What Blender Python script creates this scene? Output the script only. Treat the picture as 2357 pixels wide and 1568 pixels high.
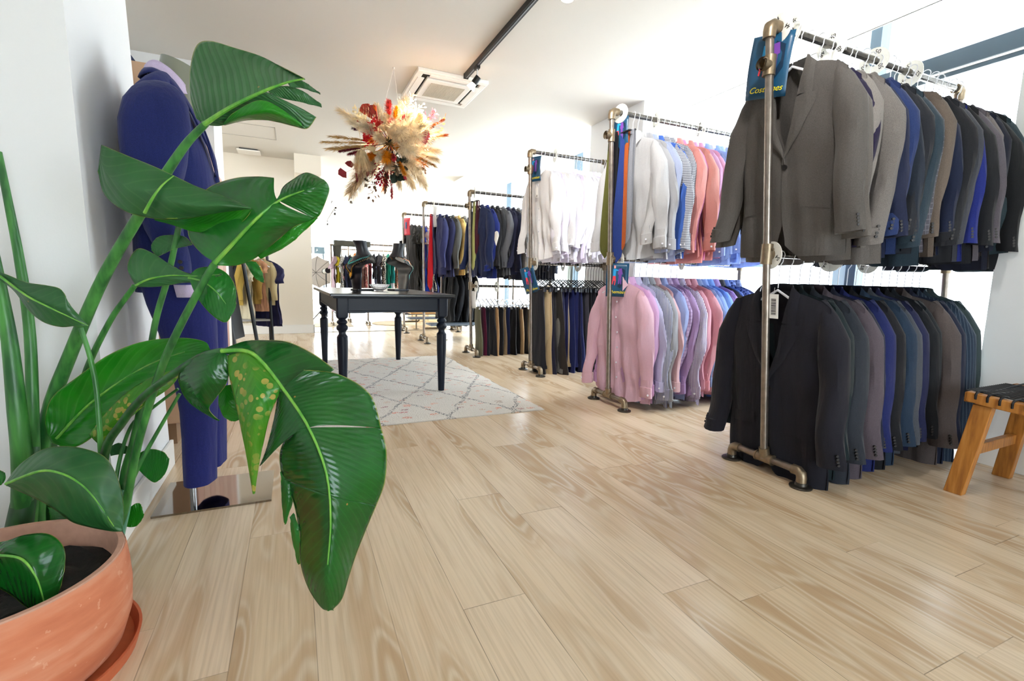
import bpy, math, random
from mathutils import Vector, Matrix
from mathutils.bvhtree import BVHTree
PI = math.pi
for o in list(bpy.data.objects): bpy.data.objects.remove(o)
SC = bpy.context.scene
SPW = 26
COL = SC.collection

# ------------------------------------------------------------- camera, world, light, exposure
F_PX = 1110.06
RC = Matrix(((0.9118258, 0.0291460, -0.4095415),
             (-0.4098154, 0.1253457, -0.9035152),
             (0.0250005, 0.9916849, 0.1262379)))
CAM = Vector((0, 0, .9))
cd = bpy.data.cameras.new('camera'); cam = bpy.data.objects.new('camera', cd); COL.objects.link(cam)
cd.sensor_fit = 'HORIZONTAL'; cd.sensor_width = 36; cd.lens = F_PX * 36 / 2357; cd.clip_start = .05; cd.clip_end = 200
cam.matrix_world = Matrix.Translation(CAM) @ RC.to_4x4()
SC.camera = cam
SC.view_settings.view_transform = 'Standard'; SC.view_settings.look = 'None'
SC.view_settings.gamma = 1; SC.view_settings.use_curve_mapping = False
SC.view_settings.exposure = 1.36

WD = bpy.data.worlds.new('overcast_sky'); SC.world = WD; WD.use_nodes = True
bgn = WD.node_tree.nodes['Background']; bgn.inputs[0].default_value = (.82, .91, 1, 1); bgn.inputs[1].default_value = 4.2

def area_light(name, loc, rot, sx, sy, power, color):
    l = bpy.data.lights.new(name, 'AREA'); l.shape = 'RECTANGLE'; l.size = sx; l.size_y = sy; l.energy = power; l.color = color
    o = bpy.data.objects.new(name, l); COL.objects.link(o); o.location = loc; o.rotation_euler = rot
    return o
def spot_light(name, loc, target, power, color, angle=50, blend=.6, radius=.03):
    l = bpy.data.lights.new(name, 'SPOT'); l.energy = power; l.color = color; l.spot_size = math.radians(angle); l.spot_blend = blend; l.shadow_soft_size = radius
    o = bpy.data.objects.new(name, l); COL.objects.link(o); o.location = loc
    o.rotation_euler = (Vector(target) - Vector(loc)).to_track_quat('-Z', 'Y').to_euler()
    return o
sun = bpy.data.lights.new('sun', 'SUN'); sun.energy = 9; sun.angle = .03; sun.color = (1, .96, .9)
so = bpy.data.objects.new('sun', sun); COL.objects.link(so); so.rotation_euler = (Vector((-.30, .12, -1))).to_track_quat('-Z', 'Y').to_euler()
# daylight entering through the window wall (portals help the sampler; they add no light)
def portal(name, loc, rot, sx, sy):
    o = area_light(name, loc, rot, sx, sy, 1, (1, 1, 1)); o.data.cycles.is_portal = True; return o
portal('window_portal_right', (3.86, 5.6, 1.5), (0, PI/2, 0), 2.9, 10.4)
portal('window_portal_end', (.6, 17.3, 1.3), (-PI/2, 0, 0), 6.4, 2.5)
portal('window_portal_left', (-3.5, 12.5, 1.3), (0, -PI/2, 0), 2.5, 8.6)
portal('shop_front_portal', (1.35, -2.55, 1.05), (PI/2, 0, 0), 2.3, 2.1)

def ray(px, py): return RC @ Vector(((px - 1178.5) / F_PX, -(py - 784) / F_PX, -1))
def aY(px, py, Y): d = ray(px, py); return CAM + d * (Y / d.y)
def aX(px, py, X): d = ray(px, py); return CAM + d * (X / d.x)
def aZ(px, py, z): d = ray(px, py); return CAM + d * ((z - .9) / d.z)
def aD(px, py, dep): return CAM + ray(px, py) * dep

# ------------------------------------------------------------- materials
def lin(c):
    if isinstance(c, str): c = tuple(int(c[i:i+2], 16) / 255 for i in (0, 2, 4))
    return tuple((v / 12.92 if v <= .04045 else ((v + .055) / 1.055) ** 2.4) for v in c) + (1,)
class NT:
    def __init__(s, name):
        s.m = bpy.data.materials.new(name); s.m.use_nodes = True; s.t = s.m.node_tree; s.b = s.t.nodes['Principled BSDF']; s.out = s.t.nodes['Material Output']
    def n(s, ty, ins=None, **kw):
        x = s.t.nodes.new(ty)
        for k, v in kw.items(): setattr(x, k, v)
        for k, v in (ins or {}).items():
            if isinstance(v, bpy.types.NodeSocket): s.t.links.new(v, x.inputs[k])
            else: x.inputs[k].default_value = v
        return x
    def math(s, op, a, b=None, c=None):
        ins = {0: a}
        if b is not None: ins[1] = b
        if c is not None: ins[2] = c
        return s.n('ShaderNodeMath', ins, operation=op).outputs[0]
    def mix(s, f, a, b, mode='MIX'):
        x = s.n('ShaderNodeMix', data_type='RGBA', blend_type=mode)
        for k, v in ((0, f), (6, a), (7, b)):
            if isinstance(v, bpy.types.NodeSocket): s.t.links.new(v, x.inputs[k])
            else: x.inputs[k].default_value = v
        return x.outputs[2]
    def link(s, a, b): s.t.links.new(a, b)
    def ramp(s, f, stops):
        x = s.n('ShaderNodeValToRGB', {0: f}); e = x.color_ramp.elements
        while len(e) < len(stops): e.new(.5)
        for i, (p, c) in enumerate(stops): e[i].position = p; e[i].color = c
        return x.outputs[0]
    def base(s, c, rough=.5, metal=0., **kw):
        for k, v in [('Base Color', c), ('Roughness', rough), ('Metallic', metal)] + [(k.replace('_', ' '), v) for k, v in kw.items()]:
            if isinstance(v, bpy.types.NodeSocket): s.t.links.new(v, s.b.inputs[k])
            else: s.b.inputs[k].default_value = v
        return s
    def bump(s, h, strength=.2, dist=.01):
        x = s.n('ShaderNodeBump', {'Height': h, 'Strength': strength, 'Distance': dist}); s.t.links.new(x.outputs[0], s.b.inputs['Normal'])
MATS = {}
def plain(name, c, rough=.5, metal=0., noise=0., nscale=40, bump=0., **kw):
    if name in MATS: return MATS[name]
    s = NT(name); col = lin(c)
    tc = s.n('ShaderNodeTexCoord').outputs['Object']
    if noise or bump:
        nz = s.n('ShaderNodeTexNoise', {'Vector': tc, 'Scale': nscale, 'Detail': 4}).outputs[0]
    if noise:
        d = tuple(v * (1 - noise) for v in col[:3]) + (1,); l = tuple(min(1, v * (1 + noise)) for v in col[:3]) + (1,)
        s.base(s.ramp(nz, [(.3, d), (.7, l)]), rough, metal, **kw)
    else: s.base(col, rough, metal, **kw)
    if bump: s.bump(nz, bump, .004)
    MATS[name] = s.m
    return s.m
def glow(name, c, strength):
    s = NT(name); s.base(lin(c), .5, Emission_Color=lin(c), Emission_Strength=strength); return s.m

def fabric(name, c, kind='wool', pattern=None, c2=None):
    if name in MATS: return MATS[name]
    s = NT(name); col = lin(c)
    col = tuple(v ** (.82 if kind == 'shirt' else 1.12) for v in col[:3]) + (1,)
    tc = s.n('ShaderNodeTexCoord').outputs['Object']
    sep = s.n('ShaderNodeSeparateXYZ', {0: tc}); x, y, z = sep.outputs
    fine = s.n('ShaderNodeTexNoise', {'Vector': tc, 'Scale': 420 if kind == 'wool' else 260, 'Detail': 2}).outputs[0]
    big = s.n('ShaderNodeTexNoise', {'Vector': s.n('ShaderNodeMapping', {'Vector': tc, 'Scale': (9, 9, 2.2)}).outputs[0], 'Scale': 1.6, 'Detail': 3}).outputs[0]
    k = .22 if kind == 'wool' else .05
    cc = s.ramp(fine, [(.3, tuple(v * (1 - k) for v in col[:3]) + (1,)), (.7, tuple(v * (1 + k) for v in col[:3]) + (1,))])
    if pattern:
        d2 = lin(c2)
        ax = s.math('ADD', x, y)
        if pattern == 'stripe': f = s.math('GREATER_THAN', s.math('SINE', s.math('MULTIPLY', ax, 620)), .2)
        elif pattern == 'pinstripe': f = s.math('GREATER_THAN', s.math('SINE', s.math('MULTIPLY', ax, 330)), .93)
        elif pattern == 'gingham':
            a = s.math('GREATER_THAN', s.math('SINE', s.math('MULTIPLY', ax, 560)), .1); b = s.math('GREATER_THAN', s.math('SINE', s.math('MULTIPLY', z, 560)), .1)
            f = s.math('MULTIPLY', s.math('ADD', a, b), .5)
        elif pattern == 'check':
            a = s.math('GREATER_THAN', s.math('SINE', s.math('MULTIPLY', ax, 260)), .85); b = s.math('GREATER_THAN', s.math('SINE', s.math('MULTIPLY', z, 260)), .85)
            f = s.math('MULTIPLY', s.math('MAXIMUM', a, b), .55)
        elif pattern == 'print':
            v = s.n('ShaderNodeTexVoronoi', {'Vector': tc, 'Scale': 55}).outputs[0]; f = s.math('LESS_THAN', v, .42)
        cc = s.mix(f, cc, d2)
    s.base(cc, .88 if kind == 'wool' else .75, 0, Sheen_Weight=.08 if kind == 'wool' else .1, Sheen_Roughness=.5)
    s.b.inputs['Specular IOR Level'].default_value = .25
    wr = s.math('ADD', s.math('MULTIPLY', big, 1.0), s.math('MULTIPLY', fine, .03))
    s.bump(wr, .55 if kind == 'shirt' else .5, .025)
    if kind == 'shirt':      # thin cotton lets some daylight through
        tr = s.n('ShaderNodeBsdfTranslucent', {'Color': cc}).outputs[0]
        mx = s.n('ShaderNodeMixShader', {0: .28, 1: s.b.outputs[0], 2: tr}).outputs[0]
        s.link(mx, s.out.inputs[0])
    MATS[name] = s.m
    return s.m

# ------------------------------------------------------------- mesh helpers
class MB:
    def __init__(s): s.v = []; s.f = []; s.uv = {}
    def add(s, vs, fs):
        o = len(s.v); s.v += [tuple(v) for v in vs]; s.f += [tuple(i + o for i in f) for f in fs]; return o
    def box(s, lo, hi, bev=0):
        (a, b, c), (d, e, f) = lo, hi
        s.add([(a,b,c),(d,b,c),(d,e,c),(a,e,c),(a,b,f),(d,b,f),(d,e,f),(a,e,f)], [(3,2,1,0),(4,5,6,7),(0,1,5,4),(1,2,6,5),(2,3,7,6),(3,0,4,7)])
    def grid(s, nu, nv, fn, closeu=False, flip=False):
        o = len(s.v)
        for j in range(nv):
            for i in range(nu): s.v.append(tuple(fn(i / (nu if closeu else nu - 1), j / (nv - 1))))
        for j in range(nv - 1):
            for i in range(nu if closeu else nu - 1):
                a = o + j * nu + i; b = o + j * nu + (i + 1) % nu; q = (a, b, b + nu, a + nu)
                s.f.append(q[::-1] if flip else q)
    def ring_loft(s, rings, cap=True):
        n = len(rings[0]); o = len(s.v)
        for r in rings: s.v += [tuple(p) for p in r]
        for j in range(len(rings) - 1):
            for i in range(n):
                a = o + j * n + i; b = o + j * n + (i + 1) % n; s.f.append((a, b, b + n, a + n))
        if cap in (True, 'start'): s.f.append(tuple(o + i for i in range(n))[::-1])
        if cap in (True, 'end'): s.f.append(tuple(o + (len(rings) - 1) * n + i for i in range(n)))
    def tube(s, pts, r, n=8, cap=True, flat=1., up=None):
        pts = [Vector(p) for p in pts]; rings = []
        rr = r if isinstance(r, (list, tuple)) else [r] * len(pts)
        pu = Vector(up) if up else None
        for i, p in enumerate(pts):
            t = (pts[min(i + 1, len(pts) - 1)] - pts[max(i - 1, 0)])
            t = t.normalized() if t.length > 1e-9 else Vector((0, 0, 1))
            if pu is None:
                pu = Vector((0, 0, 1)) if abs(t.z) < .9 else Vector((1, 0, 0))
            a = (pu - t * pu.dot(t)).normalized(); b = t.cross(a); pu = a
            rings.append([p + (a * math.cos(q) * flat + b * math.sin(q)) * rr[i] for q in [2 * PI * k / n for k in range(n)]])
        s.ring_loft(rings, cap)
    def cyl(s, p, q, r, n=16, r2=None, cap=True): s.tube([p, q], [r, r if r2 is None else r2], n, cap)
    def lathe(s, prof, n=24, c=(0, 0, 0), cap=True):
        s.ring_loft([[(c[0] + r * math.cos(2 * PI * k / n), c[1] + r * math.sin(2 * PI * k / n), c[2] + z) for k in range(n)] for r, z in prof], cap)
    def sphere(s, c, r, n=12, sc=(1, 1, 1)):
        s.grid(n, n // 2 + 1, lambda u, v: (c[0] + r * sc[0] * math.sin(PI * (v * .998 + .001)) * math.cos(2 * PI * u), c[1] + r * sc[1] * math.sin(PI * (v * .998 + .001)) * math.sin(2 * PI * u), c[2] - r * sc[2] * math.cos(PI * v)), closeu=True)
    def mesh(s, name, smooth=True, mat=None, angle=40):
        m = bpy.data.meshes.new(name); m.from_pydata(s.v, [], s.f); m.update()
        if smooth:
            m.polygons.foreach_set('use_smooth', [True] * len(m.polygons))
            try: m.set_sharp_from_angle(angle=math.radians(angle))
            except Exception: pass
        if mat: m.materials.append(mat)
        return m
    def build(s, name, mat, parent=None, smooth=True, loc=None, angle=40):
        return link(name, s.mesh(name, smooth, mat, angle), parent, loc=loc)
def link(name, mesh, parent=None, mat=None, loc=None, rot=None):
    o = bpy.data.objects.new(name, mesh); COL.objects.link(o)
    if parent: o.parent = parent
    if loc is not None: o.location = loc
    if rot is not None: o.rotation_euler = rot
    if mat is not None:
        if not mesh.materials: mesh.materials.append(mat)
        o.material_slots[0].link = 'OBJECT'; o.material_slots[0].material = mat
    return o
def bevel(o, w=.004, seg=2):
    m = o.modifiers.new('bevel', 'BEVEL'); m.width = w; m.segments = seg; m.limit_method = 'ANGLE'; return o
def thing(name, label, cat, loc=(0, 0, 0), rz=0, group=None):
    o = bpy.data.objects.new(name, None); COL.objects.link(o); o.empty_display_size = .05
    o.location = loc; o.rotation_euler = (0, 0, rz); o['label'] = label; o['category'] = cat
    if group: o['group'] = group
    return o
def tag(o, label, cat, group=None, kind=None):
    o['label'] = label; o['category'] = cat
    if group: o['group'] = group
    if kind: o['kind'] = kind
    return o
def struct(o): o['kind'] = 'structure'; return o
def cr(p0, p1, p2, p3, t):
    return .5 * ((2 * p1) + (-p0 + p2) * t + (2 * p0 - 5 * p1 + 4 * p2 - p3) * t * t + (-p0 + 3 * p1 - 3 * p2 + p3) * t ** 3)
def spline(pts, n):
    pts = [Vector(p) for p in pts]; out = []; L = len(pts) - 1
    for k in range(n):
        t = k / (n - 1) * L; i = min(int(t), L - 1); f = t - i
        out.append(cr(pts[max(i - 1, 0)], pts[i], pts[i + 1], pts[min(i + 2, L)], f))
    return out
def text_mesh(txt, size, extrude=.0004, shear=0, name='lettering'):
    c = bpy.data.curves.new('t', 'FONT'); c.body = txt; c.size = size; c.extrude = extrude; c.shear = shear; c.align_x = 'CENTER'; c.align_y = 'CENTER'
    o = bpy.data.objects.new('t', c); COL.objects.link(o)
    dg = bpy.context.evaluated_depsgraph_get(); dg.update()
    m = bpy.data.meshes.new_from_object(o.evaluated_get(dg)); m.name = name
    bpy.data.objects.remove(o); bpy.data.curves.remove(c)
    return m
# ============================================================= setting
CH = 2.548
def wall_mat(name, c):
    s = NT(name); tc = s.n('ShaderNodeTexCoord').outputs['Object']
    nz = s.n('ShaderNodeTexNoise', {'Vector': tc, 'Scale': 160, 'Detail': 3}).outputs[0]
    s.base(lin(c), .8); s.bump(nz, .06, .003); return s.m
M_white = wall_mat('white_paint', 'ECEDEE'); M_ceil = wall_mat('ceiling_paint', 'D6D2CB'); M_cream = wall_mat('cream_paint', 'EAE2D4')
M_trim = plain('trim_paint', 'EFECE6', .5)

# --- oak plank floor, planks run along Y
s = NT('oak_planks'); tc = s.n('ShaderNodeTexCoord').outputs['Object']
sep = s.n('ShaderNodeSeparateXYZ', {0: tc}); X, Y, Z = sep.outputs
PW, PL = .186, 1.32
ix = s.math('FLOOR', s.math('DIVIDE', s.math('ADD', X, .347), PW))
fx = s.math('FRACT', s.math('DIVIDE', s.math('ADD', X, .347), PW))
off = s.n('ShaderNodeTexWhiteNoise', {'W': s.math('ADD', ix, .37)}, noise_dimensions='1D').outputs[0]
yy = s.math('ADD', s.math('DIVIDE', Y, PL), s.math('MULTIPLY', off, 7.3))
iy = s.math('FLOOR', yy); fy = s.math('FRACT', yy)
pid = s.n('ShaderNodeCombineXYZ', {0: ix, 1: iy, 2: 0.}).outputs[0]
wn = s.n('ShaderNodeTexWhiteNoise', {'Vector': pid}, noise_dimensions='3D')
rv, rc = wn.outputs[0], wn.outputs[1]
rsep = s.n('ShaderNodeSeparateXYZ', {0: rc}); r1, r2, r3 = rsep.outputs
gv = s.n('ShaderNodeCombineXYZ', {0: s.math('ADD', X, s.math('MULTIPLY', r1, 13.)), 1: s.math('ADD', s.math('MULTIPLY', Y, .17), s.math('MULTIPLY', r2, 9.)), 2: s.math('MULTIPLY', r3, 5.)}).outputs[0]
field = s.n('ShaderNodeTexNoise', {'Vector': gv, 'Scale': 7.5, 'Detail': 1.2, 'Roughness': .4}).outputs[0]
rings = s.math('SINE', s.math('MULTIPLY', field, 95.))
rings = s.math('POWER', s.math('ADD', s.math('MULTIPLY', rings, .5), .5), 2.2)
band = s.n('ShaderNodeMapRange', {0: field, 1: .46, 2: .62, 3: 0., 4: 1.}).outputs[0]
fv = s.n('ShaderNodeCombineXYZ', {0: s.math('ADD', s.math('MULTIPLY', X, 130.), s.math('MULTIPLY', r1, 50.)), 1: s.math('MULTIPLY', Y, 3.2), 2: rv}).outputs[0]
fib = s.n('ShaderNodeTexNoise', {'Vector': fv, 'Scale': 1., 'Detail': 3}).outputs[0]
base = s.mix(s.math('MULTIPLY', rv, .85), lin('E8D2B6'), lin('DCC3A2'))
heart = s.mix(s.math('MULTIPLY', band, .8), base, lin('BF9F7B'))
grain = s.mix(s.math('MULTIPLY', rings, s.math('ADD', s.math('MULTIPLY', band, .42), .10)), heart, lin('EDE0C8'))
grain = s.mix(s.math('MULTIPLY', s.n('ShaderNodeMapRange', {0: fib, 1: .42, 2: .68}).outputs[0], .32), grain, lin('B09475'))
big = s.n('ShaderNodeTexNoise', {'Vector': s.n('ShaderNodeMapping', {'Vector': gv, 'Scale': (1, 1, 1)}).outputs[0], 'Scale': 2.4, 'Detail': 2}).outputs[0]
grain = s.mix(s.math('MULTIPLY', s.n('ShaderNodeMapRange', {0: big, 1: .55, 2: .75}).outputs[0], .3), grain, lin('B89E7E'))
gx = s.math('MINIMUM', fx, s.math('SUBTRACT', 1., fx)); gy = s.math('MINIMUM', fy, s.math('SUBTRACT', 1., fy))
gap = s.math('MAXIMUM', s.math('LESS_THAN', s.math('MULTIPLY', gx, PW), .0011), s.math('LESS_THAN', s.math('MULTIPLY', gy, PL), .0011))
gapn = s.n('ShaderNodeTexNoise', {'Vector': tc, 'Scale': 3.0}).outputs[0]
gapf = s.math('MULTIPLY', gap, s.n('ShaderNodeMapRange', {0: gapn, 1: .35, 2: .6, 3: .10, 4: .6}).outputs[0])
col = s.mix(gapf, grain, lin('4A3A2C'))
s.base(col, s.math('ADD', s.math('MULTIPLY', fib, .14), .17)); s.b.inputs['Specular IOR Level'].default_value = .5
s.bump(s.math('ADD', s.math('MULTIPLY', fib, .25), s.math('MULTIPLY', s.math('SUBTRACT', 1., gap), .6)), .18, .002)
M_floor = s.m

def slab(name, lo, hi, mat, kind=True, bev=0):
    b = MB(); b.box(lo, hi); o = b.build(name, mat, smooth=False)
    if kind: struct(o)
    if bev: bevel(o, bev)
    return o
slab('floor', (-4.2, -2.7, -.06), (3.9, 17.4, 0), M_floor)
slab('ceiling', (-4.2, -2.7, CH), (3.44, 17.4, CH + .15), M_ceil)
b = MB(); b.add([(-1.9, 1.873, 0), (-.545, 1.873, 0), (-.545, 2.62, 0), (-1.9, 2.62, 0), (-1.9, 1.873, CH), (-.585, 1.873, CH), (-.612, 2.62, CH), (-1.9, 2.62, CH)], [(3, 2, 1, 0), (4, 5, 6, 7), (0, 1, 5, 4), (1, 2, 6, 5), (2, 3, 7, 6), (3, 0, 4, 7)]); struct(b.build('wall_pillar_left', M_white, smooth=False))
slab('wall_left', (-1.9, -2.6, 0), (-1.8, 1.873, CH), M_white)
slab('wall_alcove', (-1.25, 2.62, 0), (-1.15, 5.3, CH), M_white)
slab('wall_stub', (-1.15, 4.75, 0), (-.555, 5.3, CH), M_white)
slab('wall_side', (-2.3, 5.3, 0), (-2.2, 8.03, CH), M_cream)
slab('wall_partition', (-4.1, 8.0, 0), (.262, 8.14, CH), M_cream)
slab('trim_1', (-2.2, 7.985, 0), (.275, 8.0, .13), M_trim, bev=.003)
slab('trim_2', (.262, 7.985, 0), (.277, 8.14, .13), M_trim, bev=.003)
slab('trim_3', (-.545, 1.86, 0), (-.531, 2.62, .12), M_trim, bev=.003)
slab('trim_4', (-1.8, 1.86, 0), (-.531, 1.873, .12), M_trim, bev=.003)
slab('ceiling_duct_box', (.055, 7.55, 2.29), (.40, 8.0, CH), M_cream)
# right-hand wall pier and pillars of the window side
slab('wall_pier_right', (3.28, -2.6, 0), (3.95, 1.27, 2.9), M_white)
slab('trim_5', (3.262, -2.6, 0), (3.28, 1.27, .14), M_trim, bev=.003)
slab('trim_6', (3.262, 1.27, 0), (3.95, 1.288, .14), M_trim, bev=.003)
slab('pillar_mid', (2.965, 3.75, 0), (3.5, 4.62, CH), M_white)
slab('pillar_far', (2.58, 7.76, 0), (3.35, 8.3, CH), M_cream)
slab('pillar_end', (2.75, 11.4, 0), (3.4, 12.0, CH), M_cream)
slab('pillar_last', (2.5, 14.8, 0), (3.2, 15.3, CH), M_cream)
slab('ceiling_recess', (3.44, -2.7, 2.88), (4.0, 17.4, 2.95), M_white)
slab('trim_7', (3.43, 1.27, CH), (3.45, 17.4, 2.9), M_white)
# groove cover strip on the pier
slab('trim_8', (3.268, 1.02, .14), (3.28, 1.03, 2.5), M_trim)
# --- windows
M_frame = plain('anthracite_frame', '3E4D57', .35, .2)
M_frame_grey = plain('grey_frame_panel', 'A9BEC4', .4)
s = NT('window_glass')
fr = s.math('ADD', s.math('MULTIPLY', s.math('POWER', s.n('ShaderNodeLayerWeight', {'Blend': .5}).outputs['Facing'], 5.), .35), .02)
mx = s.n('ShaderNodeMixShader', {0: fr, 1: s.n('ShaderNodeBsdfTransparent', {0: (.96, .98, .98, 1)}).outputs[0], 2: s.n('ShaderNodeBsdfGlossy', {1: .02}).outputs[0]}).outputs[0]
s.link(mx, s.out.inputs[0]); M_glass = s.m
ys = [1.27, 2.27, 4.39, 6.24, 8.78, 11.3, 13.9, 17.3]
for k in range(len(ys) - 1):
    a, b = ys[k], ys[k + 1]
    f = MB(); f.box((3.78, a, 0), (3.86, b, .11)); f.box((3.77, b - .035, .11), (3.87, b + .035, 2.9))
    if k == 0: f.box((3.775, a, 2.27), (3.865, b - .03, 2.375)); f.box((3.775, a, 2.225), (3.865, b - .03, 2.25))
    w = f.build('window_%d' % (k + 1), M_frame, smooth=False); struct(w)
    g = MB(); g.box((3.815, a, .11), (3.821, b - .035, 2.9)); g.build('pane', M_glass, w, smooth=False)
    c = MB(); c.box((3.775, b + .035, .11), (3.86, b + .13, 2.82)); c.build('frame_panel', M_frame_grey, w, smooth=False)
    if k == 0: c = MB(); c.box((3.772, a, 2.252), (3.79, b - .03, 2.264)); c.build('transom_seal', M_trim, w, smooth=False)
# far end glazing and left side glazing of the rear room
def glazing(n, lo, hi, axis, posts):
    f = MB(); t = .04
    if axis == 'x':
        y = lo[1]
        f.box((lo[0], y - t, lo[2]), (hi[0], y + t, lo[2] + .08)); f.box((lo[0], y - t, hi[2] - .08), (hi[0], y + t, hi[2]))
        for p in posts: f.box((p - .03, y - t, lo[2] + .08), (p + .03, y + t, hi[2] - .08))
    else:
        x = lo[0]
        f.box((x - t, lo[1], lo[2]), (x + t, hi[1], lo[2] + .08)); f.box((x - t, lo[1], hi[2] - .08), (x + t, hi[1], hi[2]))
        for p in posts: f.box((x - t, p - .03, lo[2] + .08), (x + t, p + .03, hi[2] - .08))
    w = struct(f.build('window_%d' % n, M_trim, smooth=False))
    g = MB()
    if axis == 'x': g.box((lo[0], lo[1] - .003, lo[2] + .08), (hi[0], lo[1] + .003, hi[2] - .08))
    else: g.box((lo[0] - .003, lo[1], lo[2] + .08), (lo[0] + .003, hi[1], hi[2] - .08))
    g.build('pane', M_glass, w, smooth=False)
glazing(8, (-2.6, 17.35, 0), (3.4, 17.35, CH), 'x', [-2.57, -.6, .62, 1.9, 3.37])
glazing(9, (-4.15, 8.2, 0), (-4.15, 17.3, CH), 'y', [8.23, 10.5, 12.8, 15.1, 17.27])
slab('wall_rear_left', (-4.2, 17.3, 0), (-2.6, 17.4, CH), M_white)
# shop front behind the photographer
slab('wall_back', (-1.9, -2.7, 0), (.2, -2.6, CH), M_white)
slab('wall_back_side', (2.5, -2.7, 0), (3.28, -2.6, CH), M_white)
slab('wall_back_header', (.2, -2.7, 2.1), (2.5, -2.6, CH), M_white)
glazing(10, (.2, -2.65, 0), (2.5, -2.65, 2.1), 'x', [.23, 1.35, 2.47])
slab('ground_outside', (-30, -30, -.12), (40, 45, -.062), plain('pale_paving', 'D8D8D6', .8, noise=.06, nscale=3))
# roller awning seen through the end glazing
b = MB(); b.box((.45, 17.9, 1.60), (1.0, 18.15, 1.82)); awn = b.build('awning', plain('grey_blue_shutter', '33434C', .7), smooth=False)
b = MB(); b.box((.94, 18.0, -.06), (.98, 18.04, 1.60)); b.build('awning_post', M_frame, awn, smooth=False)
tag(awn, 'grey blue box awning outside behind the white photo umbrella', 'awning')
# ceiling access hatch and vents
hf = MB()
c0 = aZ(635, 295, CH); c1 = aZ(530, 312, CH)
x0, x1, y0, y1 = -.78, -.14, 6.38, 6.95
for lo, hi in (((x0, y0, CH - .004), (x1, y0 + .008, CH)), ((x0, y1 - .008, CH - .004), (x1, y1, CH)), ((x0, y0, CH - .004), (x0 + .008, y1, CH)), ((x1 - .008, y0, CH - .004), (x1, y1, CH))): hf.box(lo, hi)
struct(hf.build('trim_9', plain('hatch_gap', 'A8A49C', .7), smooth=False))
va = thing('air_vent', 'small white square ceiling vent above the cream rear wall', 'air vent', (-.5, 7.70, CH))
b = MB(); b.box((-.14, -.13, -.035), (.14, .13, -.02)); bevel(b.build('vent_plate', M_trim, va, smooth=False), .006)
b = MB(); b.box((-.11, -.10, -.02), (.11, .10, 0)); b.build('vent_throat', plain('dark_recess', '4A4A48', .8), va, smooth=False)

def cassette(x, y, z, w, d, label, detail=True):
    t = thing('air_conditioner', label, 'air conditioner', (x, y, z))
    b = MB(); hw, hd = w / 2, d / 2
    # bezel frame ring
    iw, id_ = hw - .055, hd - .055
    for lo, hi in (((-hw, -hd, -.03), (hw, -id_, 0)), ((-hw, id_, -.03), (hw, hd, 0)), ((-hw, -id_, -.03), (-iw, id_, 0)), ((iw, -id_, -.03), (hw, id_, 0))): b.box(lo, hi)
    bevel(b.build('bezel', plain('ac_white', 'EFEDE8', .4), t, smooth=False), .006)
    b = MB(); b.box((-iw, -id_, -.012), (iw, id_, 0)); b.build('air_slot', plain('ac_slot', '2C2B28', .8), t, smooth=False)
    gw, gd = hw * .66, hd * .66
    b = MB(); b.box((-gw, -gd, -.04), (gw, gd, -.014)); bevel(b.build('grille_panel', plain('ac_white', 'EFEDE8', .4), t, smooth=False), .006)
    if detail:
        b = MB(); n = 26
        for k in range(n):
            xx = -gw * .72 + 2 * gw * .72 * k / (n - 1); b.box((xx - .0035, -gd * .72, -.043), (xx + .0035, gd * .72, -.039))
        b.build('grille_slats', plain('grille_slats', 'C4BDAE', .6), t, smooth=False)
    for q, (cx_, cy_, lx, ly, sx) in enumerate(((0, -hd * .82, gw * .95, .028, 0), (0, hd * .82, gw * .95, .028, 0), (hw * .82, 0, .028, gd * .95, 0), (-hw * .82, 0, .028, gd * .95, 0))):
        b = MB(); b.box((cx_ - lx, cy_ - ly, -.034), (cx_ + lx, cy_ + ly, -.026))
        o = bevel(b.build('air_flap', plain('ac_white', 'EFEDE8', .4), t, smooth=False), .003)
    return t
cassette(1.245, 4.34, CH, .60, .66, 'white square ceiling cassette beside the hanging dried flowers')
cassette(1.05, 11.9, CH, .62, .62, 'distant white ceiling cassette over the rear room', False)
# --- track lights
M_black = plain('black_metal', '1E1E1F', .4, .3); M_lampw = glow('lamp_glow', 'FFF4DC', 6)
def track(x, y0, y1, label, heads):
    t = thing('light_track', label, 'light track', (x, y0, CH), group='black ceiling light tracks')
    L = y1 - y0
    b = MB(); b.box((-.017, 0, -.035), (.017, L, 0)); b.build('rail', M_black, t, smooth=False)
    b = MB(); b.box((-.004, .02, -.037), (.004, L - .02, -.034)); b.build('rail_slot', plain('rail_groove', '8C8F92', .4, .6), t, smooth=False)
    for k in (0, 1): b = MB(); b.box((-.019, k * (L - .015), -.038), (.019, k * (L - .015) + .015, .0)); b.build('end_cap', M_black, t, smooth=False)
def spot(x, y, aim, label, drop=.09):
    t = thing('spotlight', label, 'spotlight', (x, y, CH - .035), group='spotlights hanging from the ceiling tracks')
    b = MB(); b.box((-.014, -.03, -.02), (.014, .03, 0)); b.build('adapter', M_black, t, smooth=False)
    b = MB(); b.cyl((0, 0, -.02), (0, 0, -drop), .005); b.build('stem', plain('white_stem', 'D8D8D6', .4), t)
    a = Vector(aim).normalized(); p = Vector((0, 0, -drop))
    b = MB(); b.cyl(p - a * .02, p + a * .04, .024, 16); b.build('lamp_body', M_black, t)
    b = MB(); b.cyl(p + a * .04, p + a * .085, .018, 16, .034); b.build('bulb', M_lampw, t)
track(1.33, .6, 3.98, 'long black track running towards the white ceiling cassette', [])
track(1.17, 6.6, 11.45, 'middle black ceiling track beyond the dried flowers', [])
track(1.0, 12.9, 16.3, 'farthest short black ceiling track over the rear room', [])
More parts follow.
